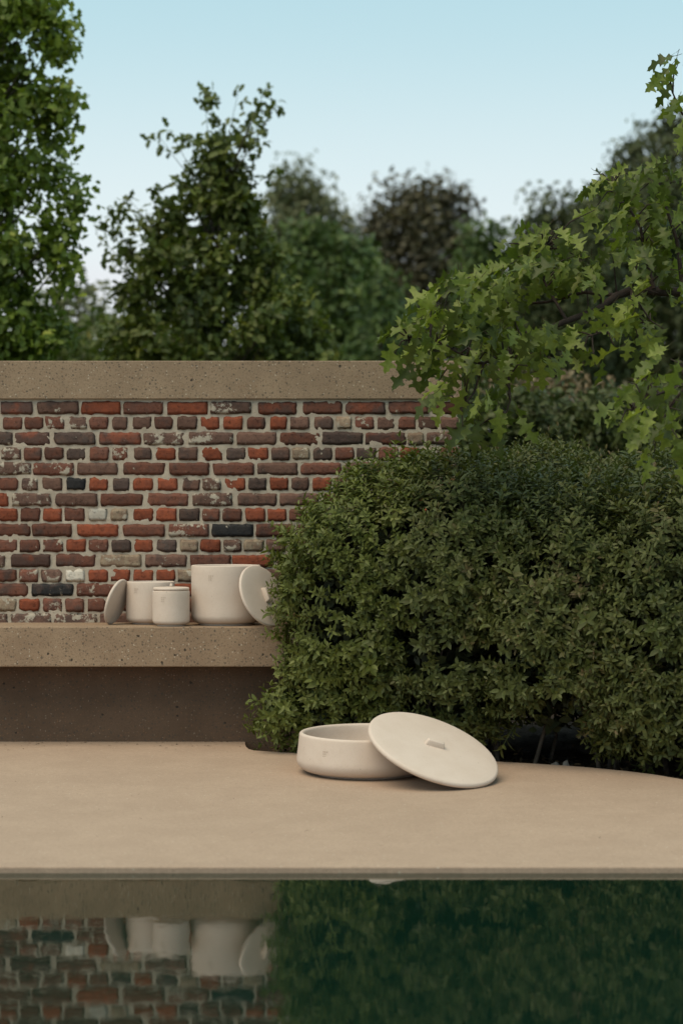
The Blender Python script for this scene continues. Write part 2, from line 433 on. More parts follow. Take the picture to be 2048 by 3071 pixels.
def brick_mesh(name, nx, nz, asp, seed):
    """unit brick face in x,z (-.5..+.5), worn arrises, front at y=0; asp = length/height"""
    r = random.Random(seed); V = []; Fq = []
    def outline(u, v):          # chipped outline
        k = 0.027
        ox = k * noise.noise(Vector((u * 3.1, v * 2.7, seed * 1.7))) / asp * 2.2
        oz = k * noise.noise(Vector((u * asp * 2.6, v * 3.3, seed * 2.9 + 9))) * 2.6
        return ox, oz
    for j in range(nz + 1):
        for i in range(nx + 1):
            u = -0.5 + i / nx; v = -0.5 + j / nz
            ox, oz = outline(u, v)
            edge_i = i in (0, nx); edge_j = j in (0, nz)
            x, z = u + ox, v + oz
            y = -0.0035 * (0.6 + noise.noise(Vector((u * asp * 1.3, v * 1.3, seed * 3.3)))) + 0.0025 * noise.noise(Vector((u * asp * 4, v * 4, seed)))
            if edge_i or edge_j: y += 0.0010 + r.random() * 0.0022
            if edge_i: x += r.uniform(-.012, .012) / asp * 2
            if edge_j: z += r.uniform(-.038, .038)
            if edge_i and edge_j:   # rounded corners
                c = 0.015 + 0.09 * r.random() ** 2.5
                x -= math.copysign(c / asp, u); z -= math.copysign(c, v) * 0.8
            V.append((x, y, z))
    W = nx + 1
    for j in range(nz):
        for i in range(nx):
            Fq.append((j * W + i, j * W + i + 1, (j + 1) * W + i + 1, (j + 1) * W + i))
    ring = [i for i in range(W)] + [j * W + nx for j in range(1, nz + 1)] + [nz * W + i for i in range(nx - 1, -1, -1)] + [j * W for j in range(nz - 1, 0, -1)]
    n0 = len(V)
    for k in ring:
        x, y, z = V[k]; V.append((x * 1.012, 0.03, z * 1.02))
    n = len(ring)
    for k in range(n):
        k2 = (k + 1) % n
        Fq.append((ring[k2], ring[k], n0 + k, n0 + k2))
    return np_mesh(name, V, [np.array(Fq)], False)

STR = [brick_mesh('stretcher_brick', 12, 4, 3.2, 11 + 5 * k) for k in range(12)]
HDR = [brick_mesh('header_brick', 7, 4, 1.5, 101 + 7 * k) for k in range(14)]

rows = [
 (1223, 's', "-110,-8,r 4,97,x 112,235,B 245,361,R 371,489,r 502,622,R 632,753,b 774,889,x 908,1025,r 1037,1155,x 1166,1284,r 1295,1376,r"),
 (1268.5, 'h', "10,66,r 75,129,r 136,192,p 207,260,b 268,324,r 337,381,B 399,453,B 464,518,r 532,590,B 604,657,R 671,727,R 742,795,r 811,859,R 872,927,B 943,998,B 1010,1053,T 1064,1121,p 1133,1180,B 1196,1245,r 1255,1312,B 1321,1374,B"),
 (1315, 's', "-82,37,D 45,148,x 163,284,D 299,421,x 431,551,b 566,699,b 711,829,B 841,959,r 967,1088,D 1096,1217,x 1223,1270,T 1280,1376,b"),
 (1360.5, 'h', "5,62,b 73,124,r 135,190,r 201,257,D 270,325,r 338,382,p 403,454,B 467,526,R 536,592,B 607,666,R 680,736,D 745,804,R 814,868,B 877,928,T 940,996,D 1006,1060,r 1070,1126,D 1136,1192,r 1201,1257,R 1265,1316,b 1322,1378,r"),
 (1406, 's', "-30,93,b 101,220,p 233,351,B 371,493,r 508,627,r 640,761,r 772,892,B 903,1022,r 1036,1158,B 1172,1290,r 1302,1376,r"),
 (1452, 'h', "-2,54,r 67,112,b 128,186,B 201,255,K 268,323,R 340,387,D 400,458,R 475,532,R 547,598,B 608,662,b 676,735,R 746,797,D 811,863,R 875,925,B 938,992,R 1003,1052,r"),
 (1498, 's', "-90,24,R 38,151,b 167,292,B 303,428,r 442,566,r 578,696,b 714,830,B 840,955,B 970,1085,r"),
 (1544, 'h', "-2,52,R 62,119,r 130,184,R 194,253,r 265,320,W 333,382,T 401,459,R 470,529,R 538,598,D 608,658,r 668,725,r 737,795,R 804,858,R 868,920,r"),
 (1590, 's', "-30,90,r 96,214,r 232,354,R 369,493,r 507,625,p 636,758,K 768,880,r"),
 (1636.5, 'h', "-5,50,r 60,118,r 130,188,p 200,257,R 267,323,r 335,392,D 403,458,R 472,529,D 540,593,T 602,661,R 671,723,b 731,790,T 800,855,B"),
 (1681.5, 's', "-105,14,b 34,151,x 169,285,r 303,423,T 437,560,B 571,692,r 697,820,R"),
 (1726.5, 'h', "-5,49,r 58,114,p 124,185,b 197,253,W 266,323,R 333,388,R 401,458,R 470,524,R 535,590,T 602,658,r 670,725,R 738,790,r 803,858,B"),
 (1769.5, 's', "-35,83,r 96,220,K 231,350,p 362,480,r 492,605,R 618,735,r 748,866,B"),
 (1815, 'h', "-8,48,T 58,117,R 129,185,p 197,251,r 264,316,r 328,385,r 397,452,B 464,520,R 532,588,r 600,655,r 668,722,B 735,790,r 803,858,R"),
 (1859, 's', "-100,22,b 34,152,b 164,290,b 301,420,B 432,550,b 562,680,B 692,810,B 822,940,r"),
]
nb = 0
def put_brick(x0, x1, yc, t, st):
    global nb
    global HDR, STR
    wpx = x1 - x0
    pool = STR if wpx > 85 else HDR
    if not pool[0].materials:
        for me in STR + HDR: me.materials.append(BM['r'])
    o = bpy.data.objects.new('brick', random.choice(pool)); C.objects.link(o); o.parent = wall
    o.location = (WX((x0 + x1) / 2) - wloc.x, WY - wloc.y + random.uniform(-0.002, 0.003), WZ(yc) - wloc.z)
    hpx = 37.6 + random.uniform(-1.5, 1.5)
    o.scale = ((wpx + 2.0) / S * random.choice((1, -1)), 1.0, hpx / S)
    o.rotation_euler = (0, random.gauss(0, 0.006), 0)
    sl = o.material_slots[0]; sl.link = 'OBJECT'; sl.material = BM[t]
    nb += 1
mixs, mixh = "rRBrDbxprB", "rRBrRDrBbprR"
for yc, st, txt in rows:
    items = [(float(a), float(b_), t) for a, b_, t in (s.split(',') for s in txt.split())]
    L_, gap = (119, 11) if st == 's' else (56, 11)
    x = items[0][0] - gap                 # on to the left, out of frame
    while x - L_ > WX0 * S + 1024 + 500:
        items.insert(0, (x - L_, x, random.choice(mixs if st == 's' else mixh))); x -= L_ + gap
    x = items[-1][1] + gap                # on to the right behind the shrub
    while x < 1376 - 30:
        e_ = min(x + L_ + random.uniform(-3, 3), 1377)
        if 1377 - e_ < 30: e_ = 1377
        items.append((x, e_, random.choice(mixs if st == 's' else mixh))); x = e_ + gap
    for a, b_, t in items: put_brick(a, b_, yc + random.uniform(-0.8, 0.8), t, st)

# ------------------------------------------------------------------ concrete bench
BT = 0.684; BF = 10.58
bench = empty('concrete_bench', (-1.6, 10.8, deck_z(10.8)))
tag(bench, 'long exposed aggregate concrete bench in front of the brick wall', 'bench')
bl = Vector(bench.location)
def part_box(name, a, mat, parent, bev=0.004):
    bm_ = box_bm(*a, bev, 2); bmesh.ops.translate(bm_, verts=bm_.verts[:], vec=-Vector(parent.location)); return link(name, bm_mesh(name, bm_), mat, parent)
part_box('seat_slab', (-2.35, -0.262, BF, WY + 0.002, 0.4975, BT), M['bench'], bench, 0.005)
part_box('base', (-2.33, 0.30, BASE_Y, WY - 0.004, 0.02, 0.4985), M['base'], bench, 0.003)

# ------------------------------------------------------------------ stoneware
def lathe(name, prof, seg=72, wob=0.0012, seed=0):
    V = []; Q = []
    n = len(prof)
    for i, (r_, z_) in enumerate(prof):
        for k in range(seg):
            t = 2 * math.pi * k / seg
            d = wob * (1.6 * noise.noise(Vector((math.cos(t) * 1.1, math.sin(t) * 1.1, z_ * 6 + seed))) + 0.4 * noise.noise(Vector((math.cos(t) * 4, math.sin(t) * 4, z_ * 25 + seed))))
            dz = wob * 0.9 * noise.noise(Vector((math.cos(t) * 1.3, math.sin(t) * 1.3, seed + 40))) if z_ > 0.03 else 0
            rr = max(r_ + (d if r_ > 0.02 else 0), 0)
            V.append((rr * math.cos(t), rr * math.sin(t), z_ + dz))
    for i in range(n - 1):
        for k in range(seg):
            k2 = (k + 1) % seg
            Q.append((i * seg + k, i * seg + k2, (i + 1) * seg + k2, (i + 1) * seg + k))
    me = np_mesh(name, V, [np.array(Q)], True)
    bm_ = bmesh.new(); bm_.from_mesh(me); bmesh.ops.remove_doubles(bm_, verts=bm_.verts[:], dist=1e-6)
    bmesh.ops.recalc_face_normals(bm_, faces=bm_.faces[:]); bm_.to_mesh(me); bm_.free()
    return me

def arc(cx, cz, r_, a0, a1, n):
    return [(cx + r_ * math.cos(R(a0 + (a1 - a0) * i / n)), cz + r_ * math.sin(R(a0 + (a1 - a0) * i / n))) for i in range(n + 1)]

def pot_profile(Rb, Rt, H, rb, rf, th, foot=0.008):
    """bottom radius, top radius, height, bottom round, foot radius, wall thickness"""
    p = [(0, foot), (rf - 0.004, foot)]
    p += [(rf, foot), (Rb - rb, foot)] if rf < Rb - rb else [(rf, foot)]
    p += arc(Rb - rb, foot + rb, rb, -86, 0, 9)
    for k in range(1, 7):
        t = k / 7; p.append((Rb + (Rt - Rb) * t, foot + rb + (H - foot - rb - th * .5) * t))
    p += arc(Rt - th * .5, H - th * .5, th * .5, 0, 180, 8)
    p += [(Rt - th, H - th * 1.4), (Rb - th * 1.15, foot + rb + 0.01)]
    p += [(Rb - th * 1.6, foot + th + rb * .35), (Rb - rb - th, foot + th), (0, foot + th)]
    return p

def dots(parent, ang, Rx, zt, sp, rad):
    """stamped mark: three, two and two small dots"""
    pat = [(0, 0), (1, 0), (2, 0), (0, 1), (1, 1), (0, 2), (1, 2)]
    for i, j in pat:
        bm_ = bmesh.new(); bmesh.ops.create_circle(bm_, cap_ends=True, segments=10, radius=rad)
        a = ang + (i - 0.9) * sp / Rx
        me = bm_mesh('stamp_dot', bm_)
        o = link('stamp_dot', me, M['dot'], parent)
        o.location = (math.sin(a) * (Rx + 0.0022), -math.cos(a) * (Rx + 0.0022), zt - j * sp)
        o.rotation_euler = (R(90), 0, a)

def pot(name, label, px, D, zb, Rb, Rt, H, rb, rf, th, emb=None, seed=0, foot=0.008, cat='pot', rot=None):
    x = (px - 1024) * D / F
    t = empty(name, (x, D, zb), rot); tag(t, label, cat)
    body = link('body', lathe('pot_body', pot_profile(Rb, Rt, H, rb, rf, th, foot), seed=seed), M['clay'], t)
    link('foot_ring', lathe('foot_ring', [(rf - 0.012, foot + 0.001), (rf - 0.010, 0), (rf - 0.002, 0), (rf, 0.003), (rf, foot + 0.001)], wob=0), M['clay'], t)
    if emb: dots(body, emb[0], (Rb + Rt) / 2, emb[1], emb[2], emb[3])
    return t

def ang(px, cpx, D, Rx): return math.asin(max(-1, min(1, (px - cpx) * D / F / Rx)))

big = pot('tall_pot', 'tallest open stoneware pot on the bench, with a round lid leaning on it', 678, 10.785, BT, 0.166, 0.164, 0.284, 0.040, 0.128, 0.012, (ang(638, 678, 10.78, .165), 0.284 - 0.048, 0.0095, 0.0024), 1)
med = pot('medium_pot', 'open cream pot standing behind the small lidded jar', 451.5, 10.868, BT, 0.1165, 0.1155, 0.2035, 0.026, 0.085, 0.010, (ang(414, 451.5, 10.87, .116), 0.2035 - 0.033, 0.0088, 0.0022), 2)
jar = pot('small_jar', 'smallest stoneware jar at the bench front, closed with a knobbed lid', 513.5, 10.672, BT, 0.0880, 0.0868, 0.166, 0.020, 0.066, 0.009, (ang(494, 513.5, 10.67, .087), 0.166 - 0.030, 0.0088, 0.0022), 3)

def disc_profile(Rd, th, dome, lip=0.0):
    r_ = th * 0.5
    p = [(0, -r_)] + [(Rd * k / 5 - (r_ if k == 5 else 0), -r_) for k in range(1, 6)]
    p += arc(Rd - r_, 0, r_, -80, 85, 8)
    for k in range(1, 8):
        t = 1 - k / 7; p.append(((Rd - r_) * t, r_ + dome * (1 - t * t)))
    return p

def frame(nv, right):
    n = Vector(nv).normalized(); r_ = Vector(right); r_ = (r_ - n * r_.dot(n)).normalized()
    return Matrix((r_, n.cross(r_), n)).transposed()

def lid(name, label, c, nv, right, Rd, th, dome, hl, hh, ht, seed=0, cat='lid'):
    t = empty(name, c, frame(nv, right).to_euler()); tag(t, label, cat)
    link('disc', lathe('lid_disc', disc_profile(Rd, th, dome), seed=seed), M['clay'], t)
    if hl:
        z0 = th * .5 + dome - 0.004
        bm_ = box_bm(-hl / 2, hl / 2, -ht / 2, ht / 2, z0, z0 + hh + 0.004)
        for v in bm_.verts:
            if v.co.z > z0 + hh * 0.5: v.co.x *= 0.80; v.co.y *= 0.72
        bmesh.ops.bevel(bm_, geom=bm_.edges[:], offset=min(ht, hh) * 0.22, segments=3, affect='EDGES', profile=0.5)
        link('handle', bm_mesh('handle', bm_, True), M['clay'], t)
    return t

# lid resting on the small jar
jl = empty('jar_lid', (jar.location.x, jar.location.y, BT + 0.166 + 0.0085)); tag(jl, 'small flat round lid with knob sitting on the smallest jar', 'lid')
link('disc', lathe('lid_disc', disc_profile(0.0855, 0.0165, 0.002), seed=5), M['clay'], jl)
kb = box_bm(-0.0085, 0.0085, -0.020, 0.020, 0.006, 0.0275)
for v in kb.verts:
    if v.co.z > 0.02: v.co.x *= 0.55; v.co.y *= 0.8
bmesh.ops.bevel(kb, geom=kb.edges[:], offset=0.0035, segments=3, affect='EDGES')
ko = link('knob', bm_mesh('knob', kb, True), M['clay'], jl); ko.rotation_euler = (0, 0, 0.1)
# lid leaning against the left of the medium pot, underside to us
def lean(R_, th, nv): # height of the centre above the ground it stands on
    nz_ = Vector(nv).normalized().z
    return (R_ - th * .5) * math.sqrt(1 - nz_ * nz_) + th * .5
nv = Vector((-0.905, 0.30, 0.30)).normalized()
lid('leaning_lid', 'round lid seen edge-on, propped against the left side of the medium pot', (-1.0715, 10.815, BT + lean(0.113, 0.015, nv)), nv, (0, 1, 0.1), 0.113, 0.015, 0.002, 0.07, 0.02, 0.014, 6)
nv = Vector((0.716, -0.569, 0.405)).normalized()
lid('leaning_lid', 'round lid with tab handle leaning on the tallest pot beside the shrub', (-0.366, 10.628, BT + lean(0.155, 0.016, nv)), nv, (-0.30, 0.24, 0.92), 0.155, 0.016, 0.002, 0.076, 0.022, 0.020, 7)

# low wide pot on the deck and its big lid
SL = math.atan(0.0344)
lowD = 9.79
low = pot('low_wide_pot', 'low wide open stoneware pot standing on the concrete deck', 1099, lowD, deck_z(lowD), 0.301, 0.290, 0.174, 0.050, 0.235, 0.022, (ang(977, 1101, lowD, .30), 0.174 - 0.055, 0.0095, 0.0026), 8, 0.010, rot=(SL, 0, 0))
LN = Vector((0.318, -0.338, 0.886)).normalized()
LR = 0.288; LT = 0.024
down = Vector((LN.x, LN.y, 0)).normalized()
low_pt = P(1432, 2366, deck_D(2366))
cosv = LN.z
cen = Vector((low_pt.x, low_pt.y, 0)) - down * (LR * cosv)
cen.z = deck_z(low_pt.y) + lean(LR, LT, LN) + 0.002
biglid = lid('big_lid', 'large oval-looking round lid with tab handle leaning on the low wide pot', cen, LN, (0.98, 0.06, 0), LR, LT, 0.008, 0.088, 0.024, 0.030, 9)
# clearance check between lid underside and pot rim (printed, for tuning only)
Rm = Euler((SL, 0, 0)).to_matrix()
best = 9
for k in range(360):
    a = R(k)
    for rr in (0.272, 0.281, 0.290):
        q_ = Vector(low.location) + Rm @ Vector((rr * math.cos(a), rr * math.sin(a), 0.174 - 0.010 + math.sqrt(max(0, 0.01 ** 2 - (rr - 0.281) ** 2))))
        dl = q_ - cen; hN = dl.dot(LN); rad_ = (dl - LN * hN).length
        if rad_ < LR: best = min(best, -LT / 2 - hN)
print('LID CLEARANCE', round(best, 4))

# ------------------------------------------------------------------ leaves
# simple pointed leaf along +X, length 1, folded along the midrib, normal +Z
LEAF_V = np.array([(0, 0, 0), (.30, .17, .045), (.30, 0, 0), (.30, -.17, .045), (.66, .155, .03), (.66, 0, -.015), (.66, -.155, .03), (1, 0, -.09)])
LEAF_T = np.array([(0, 2, 1), (0, 3, 2), (4, 5, 7), (5, 6, 7)])
LEAF_Q = np.array([(1, 2, 5, 4), (2, 3, 6, 5)])

def rot_from(d, up_hint, roll):
    d = Vector(d).normalized(); s = Vector(up_hint).cross(d)
    if s.length < 1e-4: s = Vector((1, 0, 0)).cross(d)
    s.normalize(); u = d.cross(s)
    s2 = s * math.cos(roll) + u * math.sin(roll); u2 = d.cross(s2)
    return np.array([[d.x, s2.x, u2.x], [d.y, s2.y, u2.y], [d.z, s2.z, u2.z]])

def make_sprig(seed):
    """list of leaf (rotation*scale 3x3, offset, brightness) along a stem on +Z of length ~0.1"""
    r = random.Random(seed); leaves = []
    npair = r.choice((5, 6, 6, 7)); Ls = r.uniform(0.08, 0.12)
    bend = r.uniform(-0.25, 0.25)
    pts = [Vector((bend * 0.5 * (Ls * t) * t, 0.3 * bend * Ls * t * t, Ls * t)) for t in np.linspace(0, 1, 5)]
    for k in range(npair):
        t = (k + 0.6) / npair
        base = Vector((bend * 0.5 * Ls * t * t, 0.3 * bend * Ls * t * t, Ls * t))
        az0 = k * math.pi / 2 + r.uniform(-.35, .35)
        size = (0.037 if k < npair - 2 else (0.032 if k == npair - 2 else 0.024)) * r.uniform(0.8, 1.2)
        elev = 0.08 + 0.75 * t * t + r.uniform(-.22, .22)
        for s in (0, math.pi):
            a = az0 + s + r.uniform(-.15, .15)
            d = Vector((math.cos(a) * math.cos(elev), math.sin(a) * math.cos(elev), math.sin(elev)))
            m3 = rot_from(d, (0, 0, 1), r.uniform(-.4, .4)) * size
            m3[:, 1] *= r.uniform(0.95, 1.25)
            leaves.append((m3, np.array(base), r.uniform(-.16, .16) + 0.12 * (t > 0.8)))
    return leaves, pts
SPRIGS = [make_sprig(500 + k) for k in range(14)]

def sprig_geo(sp):
    leaves, pts = sp; b_ = Bag(); V = []; T = []; Q = []; A = []; n = 0
    for m3, o_, br in leaves:
        V.append(LEAF_V @ m3.T + o_); T.append(LEAF_T + n); Q.append(LEAF_Q + n); A.append(np.full(8, br)); n += 8
    tv, tq = tube_arrays(pts, [0.0016, 0.0015, 0.0013, 0.0011, 0.0008], 3)
    V.append(tv); Q.append(tq + n); A.append(np.full(len(tv), -0.28))
    return np.concatenate(V), np.concatenate(T), np.concatenate(Q), np.concatenate(A)
SPG = [sprig_geo(s) for s in SPRIGS]

def n3(p_, s, o=0.0): return noise.noise(Vector((p_[0] * s + o, p_[1] * s + o * 2, p_[2] * s - o)))

SHRUB_E = {   # ellipsoids (centre, radii) of each shrub
 'left': [((0.38, 10.56, 0.79), (0.64, 0.43, 0.61)), ((0.06, 10.50, 0.80), (0.25, 0.30, 0.38)), ((-0.24, 10.46, 0.285), (0.13, 0.10, 0.13)), ((0.0, 10.48, 0.42), (0.27, 0.19, 0.26))],
 'mid': [((0.55, 10.47, 0.78), (0.44, 0.46, 0.66)), ((0.52, 10.42, 0.45), (0.36, 0.30, 0.28))],
 'right': [((1.08, 10.24, 0.70), (0.46, 0.47, 0.64)), ((1.52, 10.05, 0.66), (0.46, 0.47, 0.65)), ((1.98, 9.85, 0.62), (0.40, 0.45, 0.62))],
 'rear': [((0.98, 11.40, 0.84), (0.52, 0.80, 0.64)), ((1.60, 11.30, 0.82), (0.60, 0.90, 0.61)), ((2.2, 11.1, 0.80), (0.60, 0.9, 0.58))],
}
ALL_E = [(k, np.array(c), np.array(r_)) for k, l in SHRUB_E.items() for c, r_ in l]
EXPO = 2.2
def inside(p_, c, r_): return (np.abs((p_ - c) / r_) ** EXPO).sum()
CAMP = np.array([0, 0, ZC])

shrub_leaf = {
 'left': leaf_mat('privet_leaf_green', [(0.0, (0.06, 0.075, 0.017)), (0.45, (0.125, 0.150, 0.034)), (0.75, (0.165, 0.192, 0.046)), (1.0, (0.22, 0.23, 0.07))], 0.5, 0.26, 0.28),
 'right': leaf_mat('privet_leaf_olive', [(0.0, (0.048, 0.058, 0.016)), (0.45, (0.101, 0.121, 0.034)), (0.75, (0.131, 0.144, 0.045)), (0.92, (0.158, 0.135, 0.058)), (1.0, (0.174, 0.126, 0.068))], 0.5, 0.26, 0.28),
}
shrub_leaf['mid'] = shrub_leaf['right']; shrub_leaf['rear'] = shrub_leaf['right']
core_leaf = leaf_mat('privet_leaf_inner_shade', [(0.0, (0.014, 0.02, 0.008)), (1.0, (0.035, 0.042, 0.014))], 0.6, 0.05)  # dark tones stand in for the shade deep inside the shrubs

HOLES = [(1245, 1790, 52, 66), (1225, 1905, 48, 62), (1330, 1985, 60, 40), (1450, 1975, 110, 44), (1150, 1620, 34, 30), (1990, 1995, 46, 40), (1590, 2030, 46, 40), (1250, 1990, 40, 40), (1690, 2120, 80, 50)]   # open pockets between the boughs
def build_shrub(key, label, density, base_xy):
    root = empty('privet_shrub', (base_xy[0], base_xy[1], deck_z(min(base_xy[1], 10.9)) - 0.05)); tag(root, label, 'shrub', 'clipped shrubs in the planting bed')
    rl = np.array(root.location)
    V = []; T = []; Q = []; A = []; n = 0; cand = []
    mine = [(c, r_) for k, c, r_ in ALL_E if k == key]
    for ei, (c, r_) in enumerate(mine):
        a_, b_, cc = r_; pz = 1.6
        area = 4 * math.pi * (((a_ * b_) ** pz + (a_ * cc) ** pz + (b_ * cc) ** pz) / 3) ** (1 / pz)
        for _ in range(int(area * density)):
            d = rng.normal(size=3); d /= np.linalg.norm(d)
            t = (np.abs(d / r_) ** EXPO).sum() ** (-1 / EXPO)
            p_ = c + d * t
            nrm = np.sign(d) * np.abs((p_ - c) / r_) ** (EXPO - 1) / r_; nrm /= np.linalg.norm(nrm)
            depth = abs(rng.normal(0, 0.035)) if rng.random() < 0.72 else rng.uniform(0.05, 0.22)
            lump = 0.05 * n3(p_, 4.2, 3.1) + 0.035 * n3(p_, 11, 8.0)
            hole = n3(p_ * np.array([1, 1, 0.8]), 3.4, 21.0)
            sx, sy = 1024 + F * p_[0] / p_[1], 1535.5 - F * (p_[2] - ZC) / p_[1]
            if nrm[1] < 0.2 and any(((sx - hx) / hw) ** 2 + ((sy - hy) / hh) ** 2 < 1 + 0.5 * n3(p_, 16, 2) for hx, hy, hw, hh in HOLES) and rng.random() < 0.95: continue
            if hole < -0.40 and p_[2] < 1.15 and depth < 0.16 and rng.random() < 0.9: continue
            if nrm[1] > 0.35 and rng.random() < 0.55: continue           # back of the shrub: thinner
            q_ = p_ - nrm * depth + nrm * lump
            if any(inside(q_, c2, r2 * 0.93) < 1 for k2, c2, r2 in ALL_E if not (k2 == key and (c2 == c).all())): continue
            if q_[0] < 0.62 and q_[1] > WY - 0.045: continue
            if q_[0] < -0.24 and q_[1] > BF - 0.02 and q_[2] < BT + 0.02: continue
            if q_[2] < deck_z(min(q_[1], 10.9)) + 0.02: continue
            gap_ = 0.05 + 0.16 * (n3(p_, 3.0, 5.0) + 0.1) + 0.13 * math.exp(-((q_[0] - 0.93) / 0.3) ** 2)                 # ragged lower edge
            if q_[0] > 0.45 and q_[2] < deck_z(min(q_[1], 10.9)) + gap_: continue
            up = 0.28 if nrm[2] < 0.5 else 0.9
            dr = nrm + np.array([0, 0, up]) + rng.normal(0, 0.33, 3)
            m3 = rot_from(dr, (rng.normal(), rng.normal(), 0.2), rng.uniform(0, 6.28))
            # rot_from puts direction on column 0; sprigs grow on +Z
            m3 = np.stack([m3[:, 1], m3[:, 2], m3[:, 0]], 1)
            sc = rng.uniform(0.8, 1.2) * (1.0 if q_[1] < 10.9 else 0.92)
            if rng.random() < 0.05 and depth < 0.04: sc *= 1.45
            k = int(rng.integers(len(SPG)))
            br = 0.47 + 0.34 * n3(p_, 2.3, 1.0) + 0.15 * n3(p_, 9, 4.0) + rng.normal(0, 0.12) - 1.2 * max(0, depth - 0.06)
            vis = nrm.dot((CAMP - q_) / np.linalg.norm(CAMP - q_)) - depth * 10 - 0.25 * q_[1] + (0.3 if abs(q_[0] / q_[1]) < 0.145 else -5)
            cand.append((vis, q_, m3 * sc, k, br))
    if key in ('rear', 'left', 'mid', 'right'):
        for _ in range({'rear': 190, 'left': 40, 'mid': 50, 'right': 50}[key]):
            c, r_ = mine[int(rng.integers(len(mine)))]
            if c[2] < 0.6: continue
            d = np.array([rng.uniform(-.8, .8), rng.uniform(-.8, .6), 1.0]); d /= np.linalg.norm(d); t = (np.abs(d / r_) ** EXPO).sum() ** (-1 / EXPO)
            q_ = c + d * t
            if q_[0] < 0.62 and q_[1] > WY - 0.06: continue
            m3 = rot_from((rng.normal(0, .18), rng.normal(0, .18), 1), (1, 0, 0), rng.uniform(0, 6.28)); m3 = np.stack([m3[:, 1] * .75, m3[:, 2] * .75, m3[:, 0] * 1.35], 1) * rng.uniform(.85, 1.25)
            cand.append((-9, q_, m3, int(rng.integers(len(SPG))), 0.72 + rng.normal(0, .1)))
    cand.sort(key=lambda t: -t[0])
    ind = cand[::1][:0]
    # the sprigs that show largest: their leaves are objects of their own
    pool_ = cand[:max(200, len(cand) // 6)]
    pick = sorted(rng.choice(len(pool_), size=min(25, len(pool_)), replace=False).tolist(), reverse=True) if len(pool_) else []
    ind = [pool_[i] for i in pick]
    for i in pick: cand.pop(i)
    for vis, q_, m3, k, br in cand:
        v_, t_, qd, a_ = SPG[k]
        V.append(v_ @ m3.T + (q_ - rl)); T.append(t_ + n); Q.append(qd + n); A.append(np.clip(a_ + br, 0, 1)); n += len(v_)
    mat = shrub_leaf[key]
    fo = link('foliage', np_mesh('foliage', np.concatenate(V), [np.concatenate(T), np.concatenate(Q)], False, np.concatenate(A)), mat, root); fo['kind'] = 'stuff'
    singles = [np_mesh('privet_leaf', LEAF_V, [LEAF_T, LEAF_Q], False, np.full(8, b_)) for b_ in (0.38, 0.5, 0.62, 0.74)]
    for me in singles: me.materials.append(mat)
    cnt = 0
    for vis, q_, m3, k, br in ind:
        for lm, lo, lb in SPRIGS[k][0]:
            if cnt >= 300: break
            o = bpy.data.objects.new('leaf', singles[int(np.clip((br + lb - 0.32) / 0.12, 0, 3))]); C.objects.link(o); o.parent = root
            mm = m3 @ lm; of = m3 @ lo + q_ - rl
            o.matrix_local = Matrix([[*mm[0], of[0]], [*mm[1], of[1]], [*mm[2], of[2]], [0, 0, 0, 1]]); cnt += 1
        tv, tq = tube_arrays([Vector(m3 @ np.array(p_) + q_ - rl) for p_ in SPRIGS[k][1]], [0.0016, 0.0015, 0.0013, 0.0011, 0.0008], 3)
        link('shoot', np_mesh('shoot', tv, [tq]), M['bark'], root)
    # stems from the soil into the crown
    for c, r_ in mine:
        if c[2] < 0.4: continue
        for _ in range(7 if key != 'rear' else 3):
            x = c[0] + rng.uniform(-.7, .7) * r_[0]; y = c[1] + rng.uniform(-.5, .3) * r_[1]
            if x < 0.62 and y > WY - 0.06: y = WY - 0.1
            zb = deck_z(min(y, 10.9)) - 0.06; pts = []
            dx, dy = rng.normal(0, .09, 2)
            for t in np.linspace(0, 1, 5):
                pts.append(Vector((x + dx * t + rng.normal(0, .008) - rl[0], min(y + dy * t, (WY - .03) if x < .7 else 99) - rl[1], zb + t * rng.uniform(.5, .62) - rl[2])))
            pts.sort(key=lambda v: v.z)
            r0 = rng.uniform(0.008, 0.016)
            tv, tq = tube_arrays(pts, [r0, r0 * .85, r0 * .7, r0 * .55, r0 * .4], 6)
            link('stem', np_mesh('stem', tv, [tq], True), M['bark'], root)
    # inner leaves that close the crown, its inner shade put into their dark colour
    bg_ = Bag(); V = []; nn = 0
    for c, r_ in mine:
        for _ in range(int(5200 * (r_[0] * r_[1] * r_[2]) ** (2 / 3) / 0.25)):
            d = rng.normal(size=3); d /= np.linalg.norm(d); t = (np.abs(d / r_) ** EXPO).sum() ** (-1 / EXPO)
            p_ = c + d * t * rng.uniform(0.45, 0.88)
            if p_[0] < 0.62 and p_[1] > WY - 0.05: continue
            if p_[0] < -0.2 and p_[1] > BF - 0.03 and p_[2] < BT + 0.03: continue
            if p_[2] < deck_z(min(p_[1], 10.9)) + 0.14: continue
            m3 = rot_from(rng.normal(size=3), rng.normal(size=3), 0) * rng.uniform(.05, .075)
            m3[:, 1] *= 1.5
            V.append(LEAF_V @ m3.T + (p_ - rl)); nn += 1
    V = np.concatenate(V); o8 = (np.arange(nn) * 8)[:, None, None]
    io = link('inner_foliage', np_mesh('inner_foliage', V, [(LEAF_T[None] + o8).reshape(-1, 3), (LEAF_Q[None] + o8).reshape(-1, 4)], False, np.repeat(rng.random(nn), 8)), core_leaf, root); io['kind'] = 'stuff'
    print('shrub', key, len(cand), 'sprigs')
    return root

build_shrub('left', 'green leafy shrub at the bench end in front of the brick wall', 1250, (0.1, 10.6))
build_shrub('mid', 'shrub directly behind the low wide pot and its big lid', 1250, (0.55, 10.5))
build_shrub('right', 'olive green shrub over the curved deck edge at right', 1200, (1.4, 10.3))
build_shrub('rear', 'shrub mass past the end of the brick wall, topped by upright shoots', 820, (1.5, 11.4))

